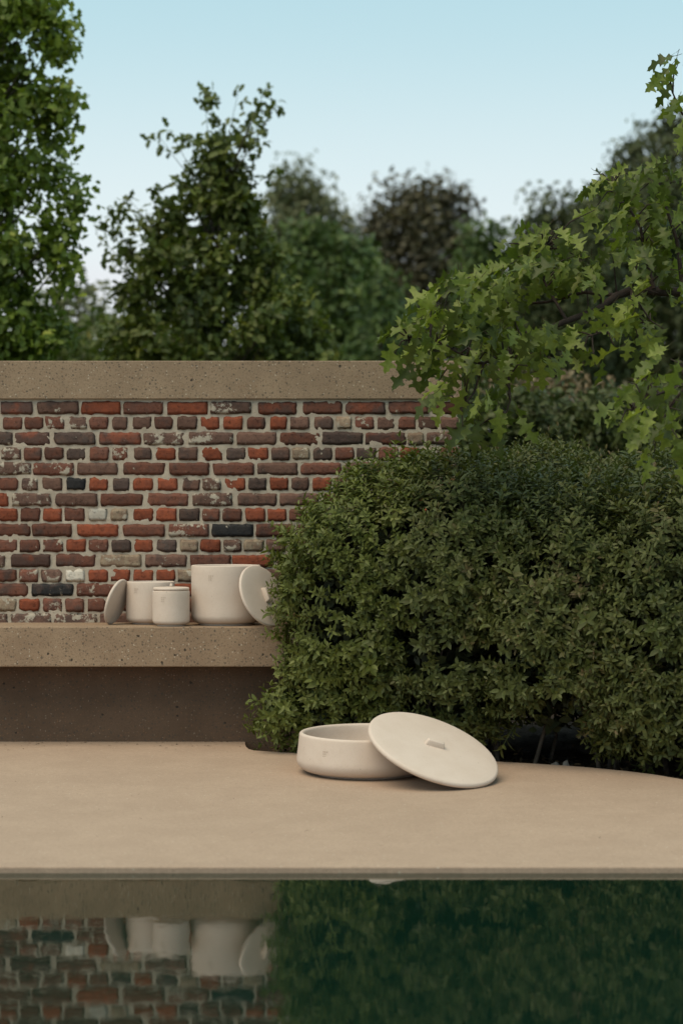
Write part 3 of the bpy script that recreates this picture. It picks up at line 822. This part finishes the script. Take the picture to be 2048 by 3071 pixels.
# ------------------------------------------------------------------ oak at the right
def oak_leaf_mesh(name, seed, v):
    r = random.Random(seed)
    half = [(0, .010), (.10, .028), (.15, .10), (.20, .23), (.26, .17), (.30, .10), (.345, .085), (.40, .16), (.43, .30), (.48, .42), (.53, .31), (.60, .34), (.585, .22), (.60, .12), (.645, .095), (.70, .15), (.745, .27), (.82, .29), (.815, .19), (.83, .12), (.88, .10), (.93, .11), (.945, .05), (1, 0)]
    def bend(x, y, dr, fold): return (x, y, fold * abs(y) - dr * x * x + 0.05 * math.sin(9 * x + seed + (2 if y > 0 else 0)) * (abs(y) * 4) + (0.25 * ((seed % 5) - 2) / 2) * x * y)
    dr, fold = r.uniform(0.15, 0.65), r.uniform(-0.05, 0.6)
    V = []; Fq = []; T = []
    jl = [(x + r.uniform(-.012, .012) * (0 < x < 1), y * r.uniform(.85, 1.15)) for x, y in half]
    jr = [(x + r.uniform(-.012, .012) * (0 < x < 1), y * r.uniform(.85, 1.15)) for x, y in half]
    n = len(half)
    for (x, y) in jl: V.append(bend(x, y, dr, fold))
    for (x, y) in jr: V.append(bend(x, -y, dr, fold))
    mx_ = np.maximum.accumulate([h_[0] for h_ in half]); mx_ = np.interp(np.arange(n), [0, n - 1], [0, 0.999]) * .4 + mx_ * .6
    for x in mx_: V.append(bend(min(x, .999), 0, dr, fold))
    # lobes sweep outward: shift the tips along x
    for i in range(n - 1):
        Fq.append((2 * n + i, 2 * n + i + 1, i + 1, i))
        Fq.append((2 * n + i + 1, 2 * n + i, n + i, n + i + 1))
    V = np.array(V)
    V[:, 1] *= r.uniform(.66, .92)
    # petiole
    pt, pq = tube_arrays([(0, 0, 0), (-.12, 0, .02), (-.25, 0, .06)], [.012, .010, .009], 3)
    me = np_mesh(name, np.concatenate([V, pt]), [np.array(Fq), pq + len(V)], False, np.concatenate([np.full(len(V), v), np.full(len(pt), 0.05)]))
    return me
oak_mat = leaf_mat('oak_leaf', [(0.0, (0.07, 0.035, 0.016)), (0.1, (0.05, 0.068, 0.016)), (0.45, (0.122, 0.165, 0.026)), (0.8, (0.21, 0.255, 0.045)), (1.0, (0.26, 0.30, 0.07))], 0.46, 0.36, 0.32)
OAK = []
for k in range(16):
    me = oak_leaf_mesh('oak_leaf', 900 + k, [0.2, 0.4, 0.6, 0.85][k % 4]); me.materials.append(oak_mat); OAK.append(me)
OAKG = []
for me in OAK:
    vv = np.empty(len(me.vertices) * 3, np.float32); me.vertices.foreach_get('co', vv)
    ff = np.array([tuple(p_.vertices) for p_ in me.polygons]); av = np.empty(len(me.vertices), np.float32); me.attributes['v'].data.foreach_get('value', av)
    OAKG.append((vv.reshape(-1, 3), ff, av))

OD = 10.2
oak_base = Vector((3.1, 10.6, 0.0))
oak = empty('oak_tree', oak_base); tag(oak, 'oak with large lobed leaves reaching in from the right edge', 'tree')
ob = np.array(oak_base)
tv, tq = tube_arrays([Vector((0, 0, -0.1)), Vector((.02, 0, .8)), Vector((-.03, .02, 1.8)), Vector((.02, .0, 3.2)), Vector((0, .03, 4.6)), Vector((.03, 0, 5.8))], [.11, .09, .08, .06, .04, .015], 12)
oak_trunk = link('trunk', np_mesh('trunk', tv, [tq], True), M['twig'], oak)
# limbs: photo polylines with a depth, joined back to the trunk at the right
limbs = [  # (points (px,py,D)), r0, r1, start z on trunk
 ([(2300, 900, 10.4), (2048, 876, 10.3), (1900, 868, 10.25), (1850, 885, 10.2), (1790, 928, 10.15), (1690, 965, 10.1), (1610, 1000, 10.05), (1530, 1050, 10.0), (1450, 1090, 9.95), (1360, 1080, 9.95)], .030, .004, 2.0),
 ([(1850, 885, 10.2), (1750, 875, 10.3), (1640, 905, 10.3), (1560, 912, 10.3), (1440, 900, 10.25), (1330, 860, 10.2)], .010, .003, None),
 ([(1895, 872, 10.2), (1895, 920, 10.1), (1880, 978, 10.0), (1820, 990, 9.95), (1760, 1010, 9.9)], .008, .003, None),
 ([(1700, 962, 10.1), (1640, 860, 10.15), (1610, 790, 10.2), (1640, 730, 10.2)], .008, .003, None),
 ([(1450, 1090, 9.95), (1380, 1060, 9.9), (1290, 1010, 9.9), (1210, 1020, 9.9)], .007, .0025, None),
 ([(1530, 1050, 10.0), (1525, 1130, 9.9), (1530, 1200, 9.9), (1500, 1290, 9.9)], .007, .0025, None),
 ([(1450, 1090, 9.95), (1420, 1180, 9.9), (1370, 1240, 9.85)], .006, .0025, None),
 ([(1960, 866, 10.25), (1940, 780, 10.3), (1920, 680, 10.3), (1860, 580, 10.3), (1830, 545, 10.3)], .011, .003, None),
 ([(2048, 870, 10.3), (2030, 720, 10.35), (1990, 600, 10.4), (1960, 520, 10.4)], .012, .003, None),
 ([(2330, 560, 10.5), (2180, 480, 10.4), (2090, 400, 10.3), (2040, 330, 10.2), (2010, 260, 10.2)], .016, .003, 2.9),
 ([(2330, 1210, 9.6), (2180, 1180, 9.3), (2060, 1150, 9.1), (1950, 1190, 9.0), (1880, 1240, 8.95)], .014, .003, 1.5),
 ([(2060, 1150, 9.1), (2010, 1220, 9.0), (1960, 1300, 8.9)], .006, .003, None),
 ([(1880, 978, 10.0), (1950, 960, 9.9), (1990, 985, 9.9)], .005, .002, None),
]
for pts, r0, r1, zt in limbs:
    w_ = [P(*p_) - oak_base for p_ in pts]
    if zt is not None: w_ = [Vector((0, 0, zt)), (Vector((0, 0, zt + .12)) + w_[0]) * .5] + w_
    k = len(w_)
    tv, tq = tube_arrays(w_, [r0 + (r1 - r0) * i / (k - 1) for i in range(k)], 7)
    link('branch', np_mesh('branch', tv, [tq], True), M['twig'], oak_trunk)
# leaf sprays: ellipses in the photo (px, py, rx, ry, D, n)
sprays = [
 (1620, 760, 120, 50, 10.2, 55), (1560, 830, 110, 50, 10.15, 50), (1680, 830, 110, 60, 10.15, 55), (1760, 840, 80, 50, 10.2, 32), (1640, 720, 70, 25, 10.2, 18), (1540, 740, 40, 20, 10.2, 5),
 (1400, 880, 100, 45, 10.15, 34), (1330, 920, 70, 60, 10.1, 26), (1480, 900, 100, 60, 10.1, 44), (1340, 850, 50, 20, 10.1, 7),
 (1430, 980, 120, 60, 10.0, 50), (1300, 990, 80, 50, 9.95, 24), (1220, 1020, 60, 40, 9.9, 12), (1175, 1045, 28, 20, 9.9, 4),
 (1480, 1050, 120, 60, 9.95, 46), (1360, 1070, 100, 55, 9.9, 34), (1260, 1090, 70, 70, 9.9, 18), (1200, 1110, 30, 50, 9.9, 5),
 (1560, 1010, 90, 60, 10.0, 28), (1620, 1055, 90, 45, 9.95, 22), (1700, 1075, 60, 40, 9.95, 9), (1580, 1100, 80, 30, 9.9, 10),
 (1440, 1130, 90, 50, 9.9, 24), (1390, 1200, 80, 60, 9.88, 24), (1470, 1230, 60, 70, 9.88, 20), (1420, 1290, 60, 30, 9.88, 9), (1530, 1280, 30, 40, 9.88, 6), (1330, 1200, 40, 40, 9.88, 6), (1500, 1330, 25, 20, 9.88, 3),
 (1850, 950, 90, 50, 10.05, 24), (1780, 1010, 70, 40, 9.95, 14), (1950, 940, 60, 60, 9.95, 15), (1900, 1010, 80, 40, 9.95, 14), (1870, 1070, 40, 40, 9.95, 6), (1790, 1100, 25, 30, 9.95, 4), (1990, 860, 70, 60, 10.2, 16),
 (1840, 570, 90, 45, 10.3, 34), (1930, 560, 90, 60, 10.35, 36), (2010, 540, 70, 60, 10.4, 28), (1830, 660, 60, 50, 10.3, 22), (1920, 680, 90, 70, 10.3, 44), (2020, 680, 90, 80, 10.35, 44), (1890, 775, 90, 45, 10.25, 30), (1990, 790, 90, 60, 10.3, 30), (1790, 800, 40, 25, 10.25, 5), (1765, 545, 18, 10, 10.3, 2),
 (2020, 250, 50, 60, 10.2, 14), (2050, 340, 40, 70, 10.2, 13), (2040, 430, 30, 40, 10.25, 6), (2030, 200, 30, 25, 10.2, 4), (2040, 480, 30, 20, 10.3, 3),
 (1940, 1180, 80, 40, 9.0, 16), (2010, 1150, 70, 60, 9.05, 18), (2030, 1070, 50, 50, 9.1, 12), (1970, 1250, 90, 50, 8.95, 22), (1890, 1230, 60, 40, 8.95, 9), (1980, 1330, 60, 50, 8.9, 14), (2040, 1270, 40, 60, 8.95, 12), (1860, 1280, 20, 30, 8.95, 3), (1940, 1390, 30, 30, 8.9, 4), (2030, 1380, 30, 40, 8.9, 5),
]
OL = []
limb_pts = []
for pts, r0, r1, zt in limbs:
    for a_, b_ in zip(pts[:-1], pts[1:]):
        for t in (0, .25, .5, .75): limb_pts.append(P(*a_).lerp(P(*b_), t))
twb = Bag()
for px, py, rx, ry, D, n_ in sprays:
    for _ in range(1 + n_ // 9):
        a = rng.uniform(0, 6.28); e_ = P(px + .8 * rx * math.cos(a), py - 25 + .7 * ry * math.sin(a), D + rng.normal(0, .1))
        st_ = min(limb_pts, key=lambda q: (q - e_).length)
        mid = (st_ + e_) * .5 + Vector((0, rng.normal(0, .02), 0.03))
        a1, a2 = tube_arrays([st_ - oak_base, mid - oak_base, e_ - oak_base], [.0045, .0032, .0018], 5); twb.add(a1, a2)
tw = link('twigs', twb.mesh('twigs', True), M['twig'], oak); tw['kind'] = 'stuff'
for px, py, rx, ry, D, n_ in sprays:
    for _ in range(max(1, int(n_ * 0.47 + .5))):
        a = rng.uniform(0, 6.28); rr = math.sqrt(rng.random())
        x, y = px + 0.9 * rx * rr * math.cos(a), py + 0.85 * ry * rr * math.sin(a)
        dd = D + rng.normal(0, 0.17)
        p_ = np.array(P(x + 8, y - 34, dd))
        flat_ = rng.random() < 0.5
        out_ = np.array([math.cos(a) * 0.5 - 0.3, rng.uniform(-0.7, 0.25), -(rng.uniform(0.1, 0.5) if flat_ else rng.uniform(0.55, 1.6))])   # hanging, turned outwards
        up = (rng.normal(0, .4), (-0.3 if flat_ else -0.9) + rng.normal(0, .35), 0.6)
        size = rng.uniform(0.09, 0.158)
        m3 = rot_from(out_, up, rng.normal(0, 0.42)) * size
        OL.append((dd, p_, m3, int(rng.integers(16)), (0.0 <= x <= 2048)))
# hidden upper crown out of frame, kept light
for _ in range(200):
    a = rng.uniform(0, 6.28); z_ = rng.uniform(2.0, 5.6); rr = (1.45 - 0.15 * abs(z_ - 3.2)) * math.sqrt(rng.random())
    p_ = ob + np.array([rr * math.cos(a), rr * math.sin(a), z_])
    if abs(p_[0] / p_[1]) < 0.158: continue
    m3 = rot_from((math.cos(a), math.sin(a), -rng.uniform(0, 1)), (rng.normal(), rng.normal(), 2), rng.normal(0, .5)) * rng.uniform(.11, .17)
    OL.append((99, p_, m3, int(rng.integers(16)), False))
OL.sort(key=lambda t: (not t[4], t[0] + rng.normal(0, .18)))
for dd, p_, m3, k, _ in OL[:300]:
    o = bpy.data.objects.new('leaf', OAK[k]); C.objects.link(o); o.parent = oak
    of = p_ - ob; o.matrix_local = Matrix([[*m3[0], of[0]], [*m3[1], of[1]], [*m3[2], of[2]], [0, 0, 0, 1]])
bag = Bag()
for dd, p_, m3, k, _ in OL[300:]:
    v_, f_, a_ = OAKG[k]; bag.add(v_ @ m3.T + (p_ - ob), f_, np.clip(a_ + rng.normal(0, .06), 0, 1))
fo = link('foliage', bag.mesh('oak_foliage'), oak_mat, oak); fo['kind'] = 'stuff'

# ------------------------------------------------------------------ trees and shrubs beyond the wall
B_V = np.array([(0, 0, 0), (.28, .30, .06), (.42, .16, 0), (.66, .30, .05), (1, 0, -.12), (.66, -.30, .05), (.42, -.16, 0), (.28, -.30, .06)])
B_T = np.array([(0, 2, 1), (2, 4, 3), (2, 6, 4), (4, 6, 5), (0, 6, 2), (0, 7, 6)])
S_V = np.array([(0, 0, 0), (.5, .28, .08), (1, 0, -.1), (.5, -.28, .08)]); S_T = np.array([(0, 2, 1), (0, 3, 2)])

def bg_leaves(centres, rads, counts, size, sv, st, tone, flat=1.0):
    V = []; A = []; ns = 0
    for c, r_, k, tn in zip(centres, rads, counts, tone):
        g_ = np.clip(rng.normal(0, 0.5, (k, 3)), -.95, .95); g_[:, 2] *= flat
        pts = np.array(c) + g_ * r_
        a, b_, cc = rng.uniform(0, 6.28, k), rng.normal(-0.2, .8, k), rng.uniform(0, 6.28, k)
        d = np.stack([np.cos(a) * np.cos(b_), np.sin(a) * np.cos(b_), np.sin(b_)], 1)
        up = np.stack([rng.normal(0, 1, k), rng.normal(-.5, 1, k), np.ones(k)], 1)
        s = np.cross(up, d); s /= np.linalg.norm(s, axis=1)[:, None]; u = np.cross(d, s)
        sz = size * rng.uniform(.7, 1.25, k)
        M3 = np.stack([d, s, u], 2) * sz[:, None, None]
        V.append((np.einsum('kij,vj->kvi', M3, sv) + pts[:, None, :]).reshape(-1, 3))
        A.append(np.repeat(np.clip(tn + rng.normal(0, .11, k), 0, 1), len(sv))); ns += k
    V = np.concatenate(V); A = np.concatenate(A)
    T = (st[None] + (np.arange(ns) * len(sv))[:, None, None]).reshape(-1, 3)
    return V, T, A

def interp(table, y):
    ys = [t[0] for t in table]
    return np.interp(y, ys, [t[1] for t in table]), np.interp(y, ys, [t[2] for t in table])

def bg_tree(name, label, cat, D, tx, table, step, r_, per, size, mat, shape='S', trunk=0.09, skip=0.1, depth=0.6, group=None, limb=True, extra=(), holes=(), parts=None):
    base = P(tx, 1535.5, D); base.z = g
    root = empty(name, base); tag(root, label, cat, group); bl_ = np.array(base)
    sc = D / F; cs = []; rs = []; ks = []; tn = []
    y = table[0][0]
    while y <= table[-1][0]:
        xl, xr = interp(table, y)
        hw = (xr - xl) * .5 * sc
        x = xl + rng.uniform(0, step * .5)
        while x <= xr:
            if rng.random() > skip and not any((x - hx) ** 2 + (y - hy) ** 2 < hr * hr for hx, hy, hr in holes):
                e = abs((x - (xl + xr) / 2) / max(1, (xr - xl) / 2))
                dd = D + rng.uniform(-1, 1) * min(hw, 3.5) * depth * math.sqrt(max(0.05, 1 - e * e))
                c = np.array(P(x + rng.normal(0, step * .2), y + rng.normal(0, step * .22), dd))
                cs.append(c); rs.append(r_ * rng.uniform(.75, 1.25)); ks.append(max(3, int(per * rng.uniform(.6, 1.3)))); tn.append(0.5 + rng.normal(0, .13))
            x += step * rng.uniform(.8, 1.2)
        y += step * .8
    for ex_, ey, er, ek in extra:
        cs.append(np.array(P(ex_, ey, D + rng.normal(0, .15)))); rs.append(er * sc); ks.append(ek); tn.append(0.45)
    sv, st = (B_V, B_T) if shape == 'B' else (S_V, S_T)
    V, T, A = bg_leaves(cs, rs, ks, size, sv, st, tn)
    crown = link('crown', np_mesh('crown', V - bl_, [T], False, A), mat, root); crown['kind'] = 'stuff'
    topz = P(0, table[0][0], D).z
    if trunk:
        h = topz * 0.97
        pts = [Vector((0.012 * h * math.sin(3 * t + tx), 0.01 * h * math.cos(5 * t), -0.1 + (h + .1) * t - g * 0)) for t in np.linspace(0, 1, 9)]
        tv, tq = tube_arrays(pts, [trunk * (1 - .93 * t) for t in np.linspace(0, 1, 9)], 8)
        link('trunk', np_mesh('trunk', tv, [tq], True), M['bark'], root)
        if limb:
            lb = Bag()
            for c in cs:
                if rng.random() < 0.45: continue
                q_ = c - bl_; hd = math.hypot(q_[0], q_[1]); z0_ = max(0.25, q_[2] - 0.75 * hd - .2)
                s_ = Vector((0, 0, min(z0_, h * .92))); e_ = Vector(q_)
                mid = (s_ + e_) * .5 + Vector((0, 0, -.06 * hd))
                r0 = trunk * 0.22 * (1 - .7 * s_.z / max(h, .1))
                a1, a2 = tube_arrays([s_, mid, e_], [r0, r0 * .6, r0 * .25], 4); lb.add(a1, a2)
            if lb.v: link('limbs', lb.mesh('limbs', True), M['bark'], root)['kind'] = 'stuff'
    return root

LM = {
 'oakl': leaf_mat('young_oak_leaf', [(0, (0.057, 0.087, 0.014)), (.5, (0.145, 0.211, 0.029)), (.85, (0.277, 0.339, 0.050)), (1, (0.343, 0.339, 0.065))], .5, .28),
 'oakm': leaf_mat('maple_leaf', [(0, (0.043, 0.058, 0.014)), (.5, (0.106, 0.140, 0.028)), (.85, (0.194, 0.225, 0.046)), (1, (0.275, 0.237, 0.058))], .5, .25),
 'grey': leaf_mat('willow_leaf', [(0, (0.089, 0.100, 0.052)), (.5, (0.171, 0.187, 0.092)), (1, (0.306, 0.301, 0.160))], .6, .15),
 'deep': leaf_mat('deep_green_leaf', [(0, (0.030, 0.055, 0.014)), (.5, (0.078, 0.128, 0.031)), (1, (0.184, 0.236, 0.056))], .55, .12),
 'beech': leaf_mat('copper_leaf', [(0, (0.039, 0.033, 0.018)), (.5, (0.088, 0.078, 0.042)), (1, (0.210, 0.178, 0.090))], .55, .12),
 'pine': leaf_mat('pine_needles', [(0, (0.030, 0.041, 0.017)), (.5, (0.074, 0.092, 0.034)), (1, (0.168, 0.183, 0.073))], .6, .08),
 'hedge': leaf_mat('hedge_leaf', [(0, (0.023, 0.035, 0.010)), (.5, (0.065, 0.085, 0.022)), (1, (0.143, 0.165, 0.043))], .55, .12),
 'buff': leaf_mat('dry_seed_heads', [(0, (0.090, 0.073, 0.039)), (.5, (0.215, 0.154, 0.089)), (1, (0.307, 0.277, 0.179))], .8, .1),
}
GRP = 'trees beyond the wall'
bg_tree('young_oak', 'tall young oak cut off by the left edge, behind the wall', 'tree', 17.0, -60,
        [(-160, -220, 120), (-20, -240, 140), (30, -240, 205), (90, -240, 215), (150, -240, 195), (210, -240, 150), (260, -240, 190), (300, -240, 235), (350, -240, 200), (420, -240, 175), (480, -240, 190), (540, -240, 225), (620, -240, 228), (690, -240, 205), (750, -240, 235), (790, -240, 190), (860, -240, 200), (960, -240, 190), (1130, -240, 170)],
        56, 0.15, 96, 0.080, LM['oakl'], 'B', 0.10, 0.30, 0.5, GRP, holes=((95, 430, 56), (150, 480, 34), (70, 655, 56), (30, 540, 26), (120, 850, 60), (20, 410, 34), (170, 240, 40), (120, 230, 34), (160, 590, 34), (210, 180, 30), (60, 90, 26), (190, 700, 24)))
bg_tree('young_maple', 'slender open-topped young tree standing above the middle of the wall', 'tree', 19.0, 640,
        [(430, 640, 750), (480, 630, 735), (520, 610, 720), (560, 590, 725), (600, 570, 750), (640, 540, 770), (690, 480, 790), (740, 410, 810), (800, 380, 840), (860, 370, 890), (940, 350, 960), (1020, 345, 1000), (1130, 340, 1010)],
        46, 0.135, 80, 0.080, LM['oakm'], 'B', 0.075, 0.10, 0.7, GRP,
        extra=((625, 300, 30, 46), (612, 262, 8, 3), (640, 360, 22, 14), (650, 405, 26, 16), (800, 262, 10, 5), (785, 285, 18, 8), (775, 325, 20, 10), (715, 270, 14, 5), (730, 300, 14, 6), (745, 345, 16, 8), (830, 312, 18, 8), (805, 330, 14, 7), (770, 375, 18, 8), (760, 420, 24, 16), (445, 415, 14, 6), (475, 405, 16, 7), (510, 395, 16, 7), (500, 440, 18, 8), (545, 410, 18, 8), (585, 420, 20, 9), (820, 515, 16, 8), (795, 530, 16, 8), (350, 615, 18, 8), (390, 600, 18, 8), (300, 680, 16, 8), (330, 650, 20, 10), (370, 640, 22, 12), (310, 720, 16, 8), (470, 570, 20, 14), (510, 610, 26, 18), (400, 680, 26, 16), (350, 700, 26, 16), (330, 770, 26, 14), (560, 430, 20, 10), (600, 470, 26, 16), (580, 500, 24, 16), (540, 540, 24, 14), (480, 620, 26, 18), (440, 650, 26, 16), (560, 580, 30, 22), (380, 740, 28, 18), (530, 660, 30, 22), (690, 420, 28, 22), (720, 400, 24, 14)),
        holes=((590, 640, 34), (450, 690, 34), (560, 480, 20), (420, 800, 20), (690, 480, 18), (500, 930, 22), (470, 960, 16)))
bg_tree('willow_tree', 'pale grey green round-topped tree far behind the slender young tree', 'tree', 60, 900,
        [(528, 880, 925), (560, 845, 970), (620, 830, 1010), (680, 820, 1050), (800, 800, 1090), (1100, 800, 1100)], 44, 0.55, 120, 0.20, LM['grey'], 'S', 0.25, 0.08, 0.6, GRP)
bg_tree('dense_tree', 'deep green dense tree between the slender tree and the copper one', 'tree', 40, 1000,
        [(715, 910, 1000), (760, 850, 1090), (830, 840, 1150), (900, 830, 1190), (1000, 840, 1225), (1110, 840, 1240)], 46, 0.40, 130, 0.17, LM['deep'], 'S', 0.18, 0.04, 0.6, GRP)
bg_tree('copper_tree', 'dark brownish copper-leaved tree with rounded crown, centre background', 'tree', 55, 1265,
        [(552, 1235, 1290), (580, 1180, 1340), (620, 1150, 1390), (680, 1120, 1415), (760, 1100, 1425), (900, 1095, 1440), (1110, 1095, 1440)], 44, 0.50, 130, 0.19, LM['beech'], 'S', 0.25, 0.05, 0.6, GRP)
bg_tree('dense_tree', 'mid green bushy tree to the right of the copper one', 'tree', 50, 1490,
        [(700, 1440, 1530), (740, 1410, 1580), (830, 1400, 1600), (1160, 1400, 1620)], 44, 0.48, 120, 0.19, LM['deep'], 'S', 0.2, 0.06, 0.6, GRP)
bg_tree('pine_tree', 'small dark round pine seen above the oak branch', 'tree', 46, 1665,
        [(612, 1640, 1690), (640, 1600, 1740), (700, 1585, 1800), (800, 1570, 1830), (1160, 1560, 1840)], 42, 0.42, 120, 0.16, LM['pine'], 'S', 0.2, 0.08, 0.6, GRP)
bg_tree('pine_tree', 'tallest dark pine at the right edge behind the oak leaves', 'tree', 48, 2020,
        [(375, 1985, 2080), (425, 1880, 2120), (470, 1870, 2150), (520, 1890, 2180), (560, 1790, 2220), (640, 1750, 2260), (800, 1730, 2280), (1160, 1720, 2300)], 42, 0.42, 120, 0.16, LM['pine'], 'S', 0.22, 0.08, 0.6, GRP)
bg_tree('flowering_shrub', 'tall shrub with pale seed heads in front of the copper tree', 'shrub', 37, 1130,
        [(800, 1110, 1150), (840, 1090, 1200), (920, 1080, 1230), (1000, 1080, 1250), (1110, 1080, 1250)], 44, 0.30, 30, 0.15, LM['deep'], 'S', 0.06, 0.2, 0.6, 'shrubs beyond the wall', extra=((1120, 810, 26, 9), (1170, 830, 26, 9), (1185, 890, 20, 7)))
bg_tree('loose_shrub', 'hazy grey green shrub between the two young trees at left', 'shrub', 32, 230,
        [(860, 180, 260), (900, 150, 300), (960, 120, 330), (1110, 100, 350)], 44, 0.32, 32, 0.15, LM['grey'], 'S', 0.05, 0.2, 0.6, 'shrubs beyond the wall')
bg_tree('loose_shrub', 'low olive shrub just over the coping near the left edge', 'shrub', 24, 330,
        [(985, 60, 420), (1030, 0, 520), (1110, -100, 560)], 46, 0.22, 40, 0.11, LM['oakm'], 'S', 0.04, 0.15, 0.6, 'shrubs beyond the wall')
bg_tree('clipped_hedge', 'blurred dark clipped hedge past the end of the wall, right', 'hedge', 18, 1850,
        [(1205, 1300, 2350), (1240, 1290, 2400), (1400, 1290, 2400), (1700, 1290, 2400)], 36, 0.12, 60, 0.075, LM['hedge'], 'S', 0.05, 0.0, 0.25, None, limb=False)
bg_tree('dry_border', 'brownish dry border plants rising behind the clipped hedge', 'plants', 20, 1650,
        [(1140, 1480, 1780), (1170, 1440, 2000), (1400, 1420, 2300)], 40, 0.15, 16, 0.08, LM['buff'], 'S', 0.0, 0.1, 0.25, None, limb=False)
# far wood closing the gaps: one mass
cs = []; 
for x in np.arange(-300, 2400, 42):
    t_ = 960 + 60 * noise.noise(Vector((x * .004, 1, 2))) + 30 * noise.noise(Vector((x * .013, 4, 2)))
    if x > 1250: t_ -= 100
    for y in np.arange(t_, 1560, 44): cs.append(np.array(P(x + rng.normal(0, 12), y, 85 + rng.uniform(-6, 6))))
V, T, A = bg_leaves(cs, [0.8] * len(cs), [16] * len(cs), 0.42, S_V, S_T, 0.45 + rng.normal(0, .12, len(cs)))
fw = link('far_wood', np_mesh('far_wood', V, [T], False, A), LM['deep']); tag(fw, 'far line of dark green woodland behind all the trees', 'woodland', None, 'stuff')

# ------------------------------------------------------------------ small things in the bed
def stone(label, px, py, size, seed):
    D = deck_D(py); p_ = P(px, py, D)
    bm_ = bmesh.new(); bmesh.ops.create_icosphere(bm_, subdivisions=2, radius=1)
    for v in bm_.verts:
        k = 1 + 0.35 * noise.noise(v.co * 1.3 + Vector((seed, 0, 0))) + .12 * noise.noise(v.co * 3.3 + Vector((0, seed, 0)))
        v.co = Vector((v.co.x * size[0] * k, v.co.y * size[1] * k, v.co.z * size[2] * k))
    o = link('stone', bm_mesh('stone', bm_), M['stone'], None, (p_.x, D + 0.04, deck_z(D) - 0.03 + size[2] * .5)); o.rotation_euler = (0, 0, seed)
    tag(o, label, 'stone', 'stones in the planting bed'); return o
stone('grey flattish stone lying in the dark bed right of the big lid', 1668, 2286, (.028, .02, .017), 1)
stone('grey upright stone in the dark bed, beside the flattish one', 1700, 2288, (.017, .016, .026), 2.2)
stone('small pebble on the deck edge below the two grey stones', 1706, 2297, (.009, .008, .007), 3.1)
stone('small pebble at the deck edge below the shrub stems at far right', 1868, 2311, (.010, .009, .008), 4.4)
# fallen leaves and crumbs on the soil and along the bench foot
litter = leaf_mat('fallen_leaf', [(0, (0.03, 0.02, 0.012)), (.6, (0.09, 0.055, 0.03)), (1, (0.17, 0.10, 0.05))], .8, 0)
V = []; T = []; Q = []; A = []; n = 0
for _ in range(1500):
    x = rng.uniform(-.35, 2.2); py = np.interp(1024 + x * F / 10.0, [p_[0] for p_ in edge_px], [p_[1] for p_ in edge_px])
    y = deck_D(py) + 0.01 + abs(rng.normal(0, .25))
    if x < -0.2 and y > 10.7: continue
    z_ = deck_z(min(y, 10.9)) - 0.04 + rng.uniform(0, .015)
    m3 = rot_from((rng.normal(), rng.normal(), rng.normal(0, .3)), (0, 0, 1), rng.normal(0, .6)) * rng.uniform(.018, .045)
    V.append(LEAF_V @ m3.T + np.array([x, y, z_])); T.append(LEAF_T + n); Q.append(LEAF_Q + n); A.append(np.full(8, rng.random())); n += 8
o = link('leaf_litter', np_mesh('leaf_litter', np.concatenate(V), [np.concatenate(T), np.concatenate(Q)], False, np.concatenate(A)), litter)
tag(o, 'fallen brown leaves on the soil under the shrubs', 'leaf litter', None, 'stuff')
V = []; T = []; Q = []; A = []; n = 0
for _ in range(150):
    x = rng.uniform(-1.9, -.45); y = BASE_Y - 0.01 - abs(rng.normal(0, .12)); s_ = rng.uniform(.006, .018)
    if _ > 90:
        x = rng.uniform(-1.7, 1.5); y = min(9.5, rng.uniform(8.0, 10.4)); s_ *= .6
        if -0.25 < x < 0.72 and y > 9.1: continue
    m3 = rot_from((rng.normal(), rng.normal(), 0), (0, 0, 1), rng.normal(0, .3)) * s_
    V.append(LEAF_V @ m3.T + np.array([x, y, deck_z(y) + .003])); T.append(LEAF_T + n); Q.append(LEAF_Q + n); A.append(np.full(8, rng.random() * .5)); n += 8
o = link('deck_crumbs', np_mesh('deck_crumbs', np.concatenate(V), [np.concatenate(T), np.concatenate(Q)], False, np.concatenate(A)), litter)
tag(o, 'dark crumbs of dry leaf scattered on the concrete deck', 'debris', None, 'stuff')
print('bricks', nb, 'objects', len(bpy.data.objects), 'tris', sum(len(o.data.loop_triangles) if o.type == 'MESH' and not o.data.calc_loop_triangles() else 0 for o in bpy.data.objects))
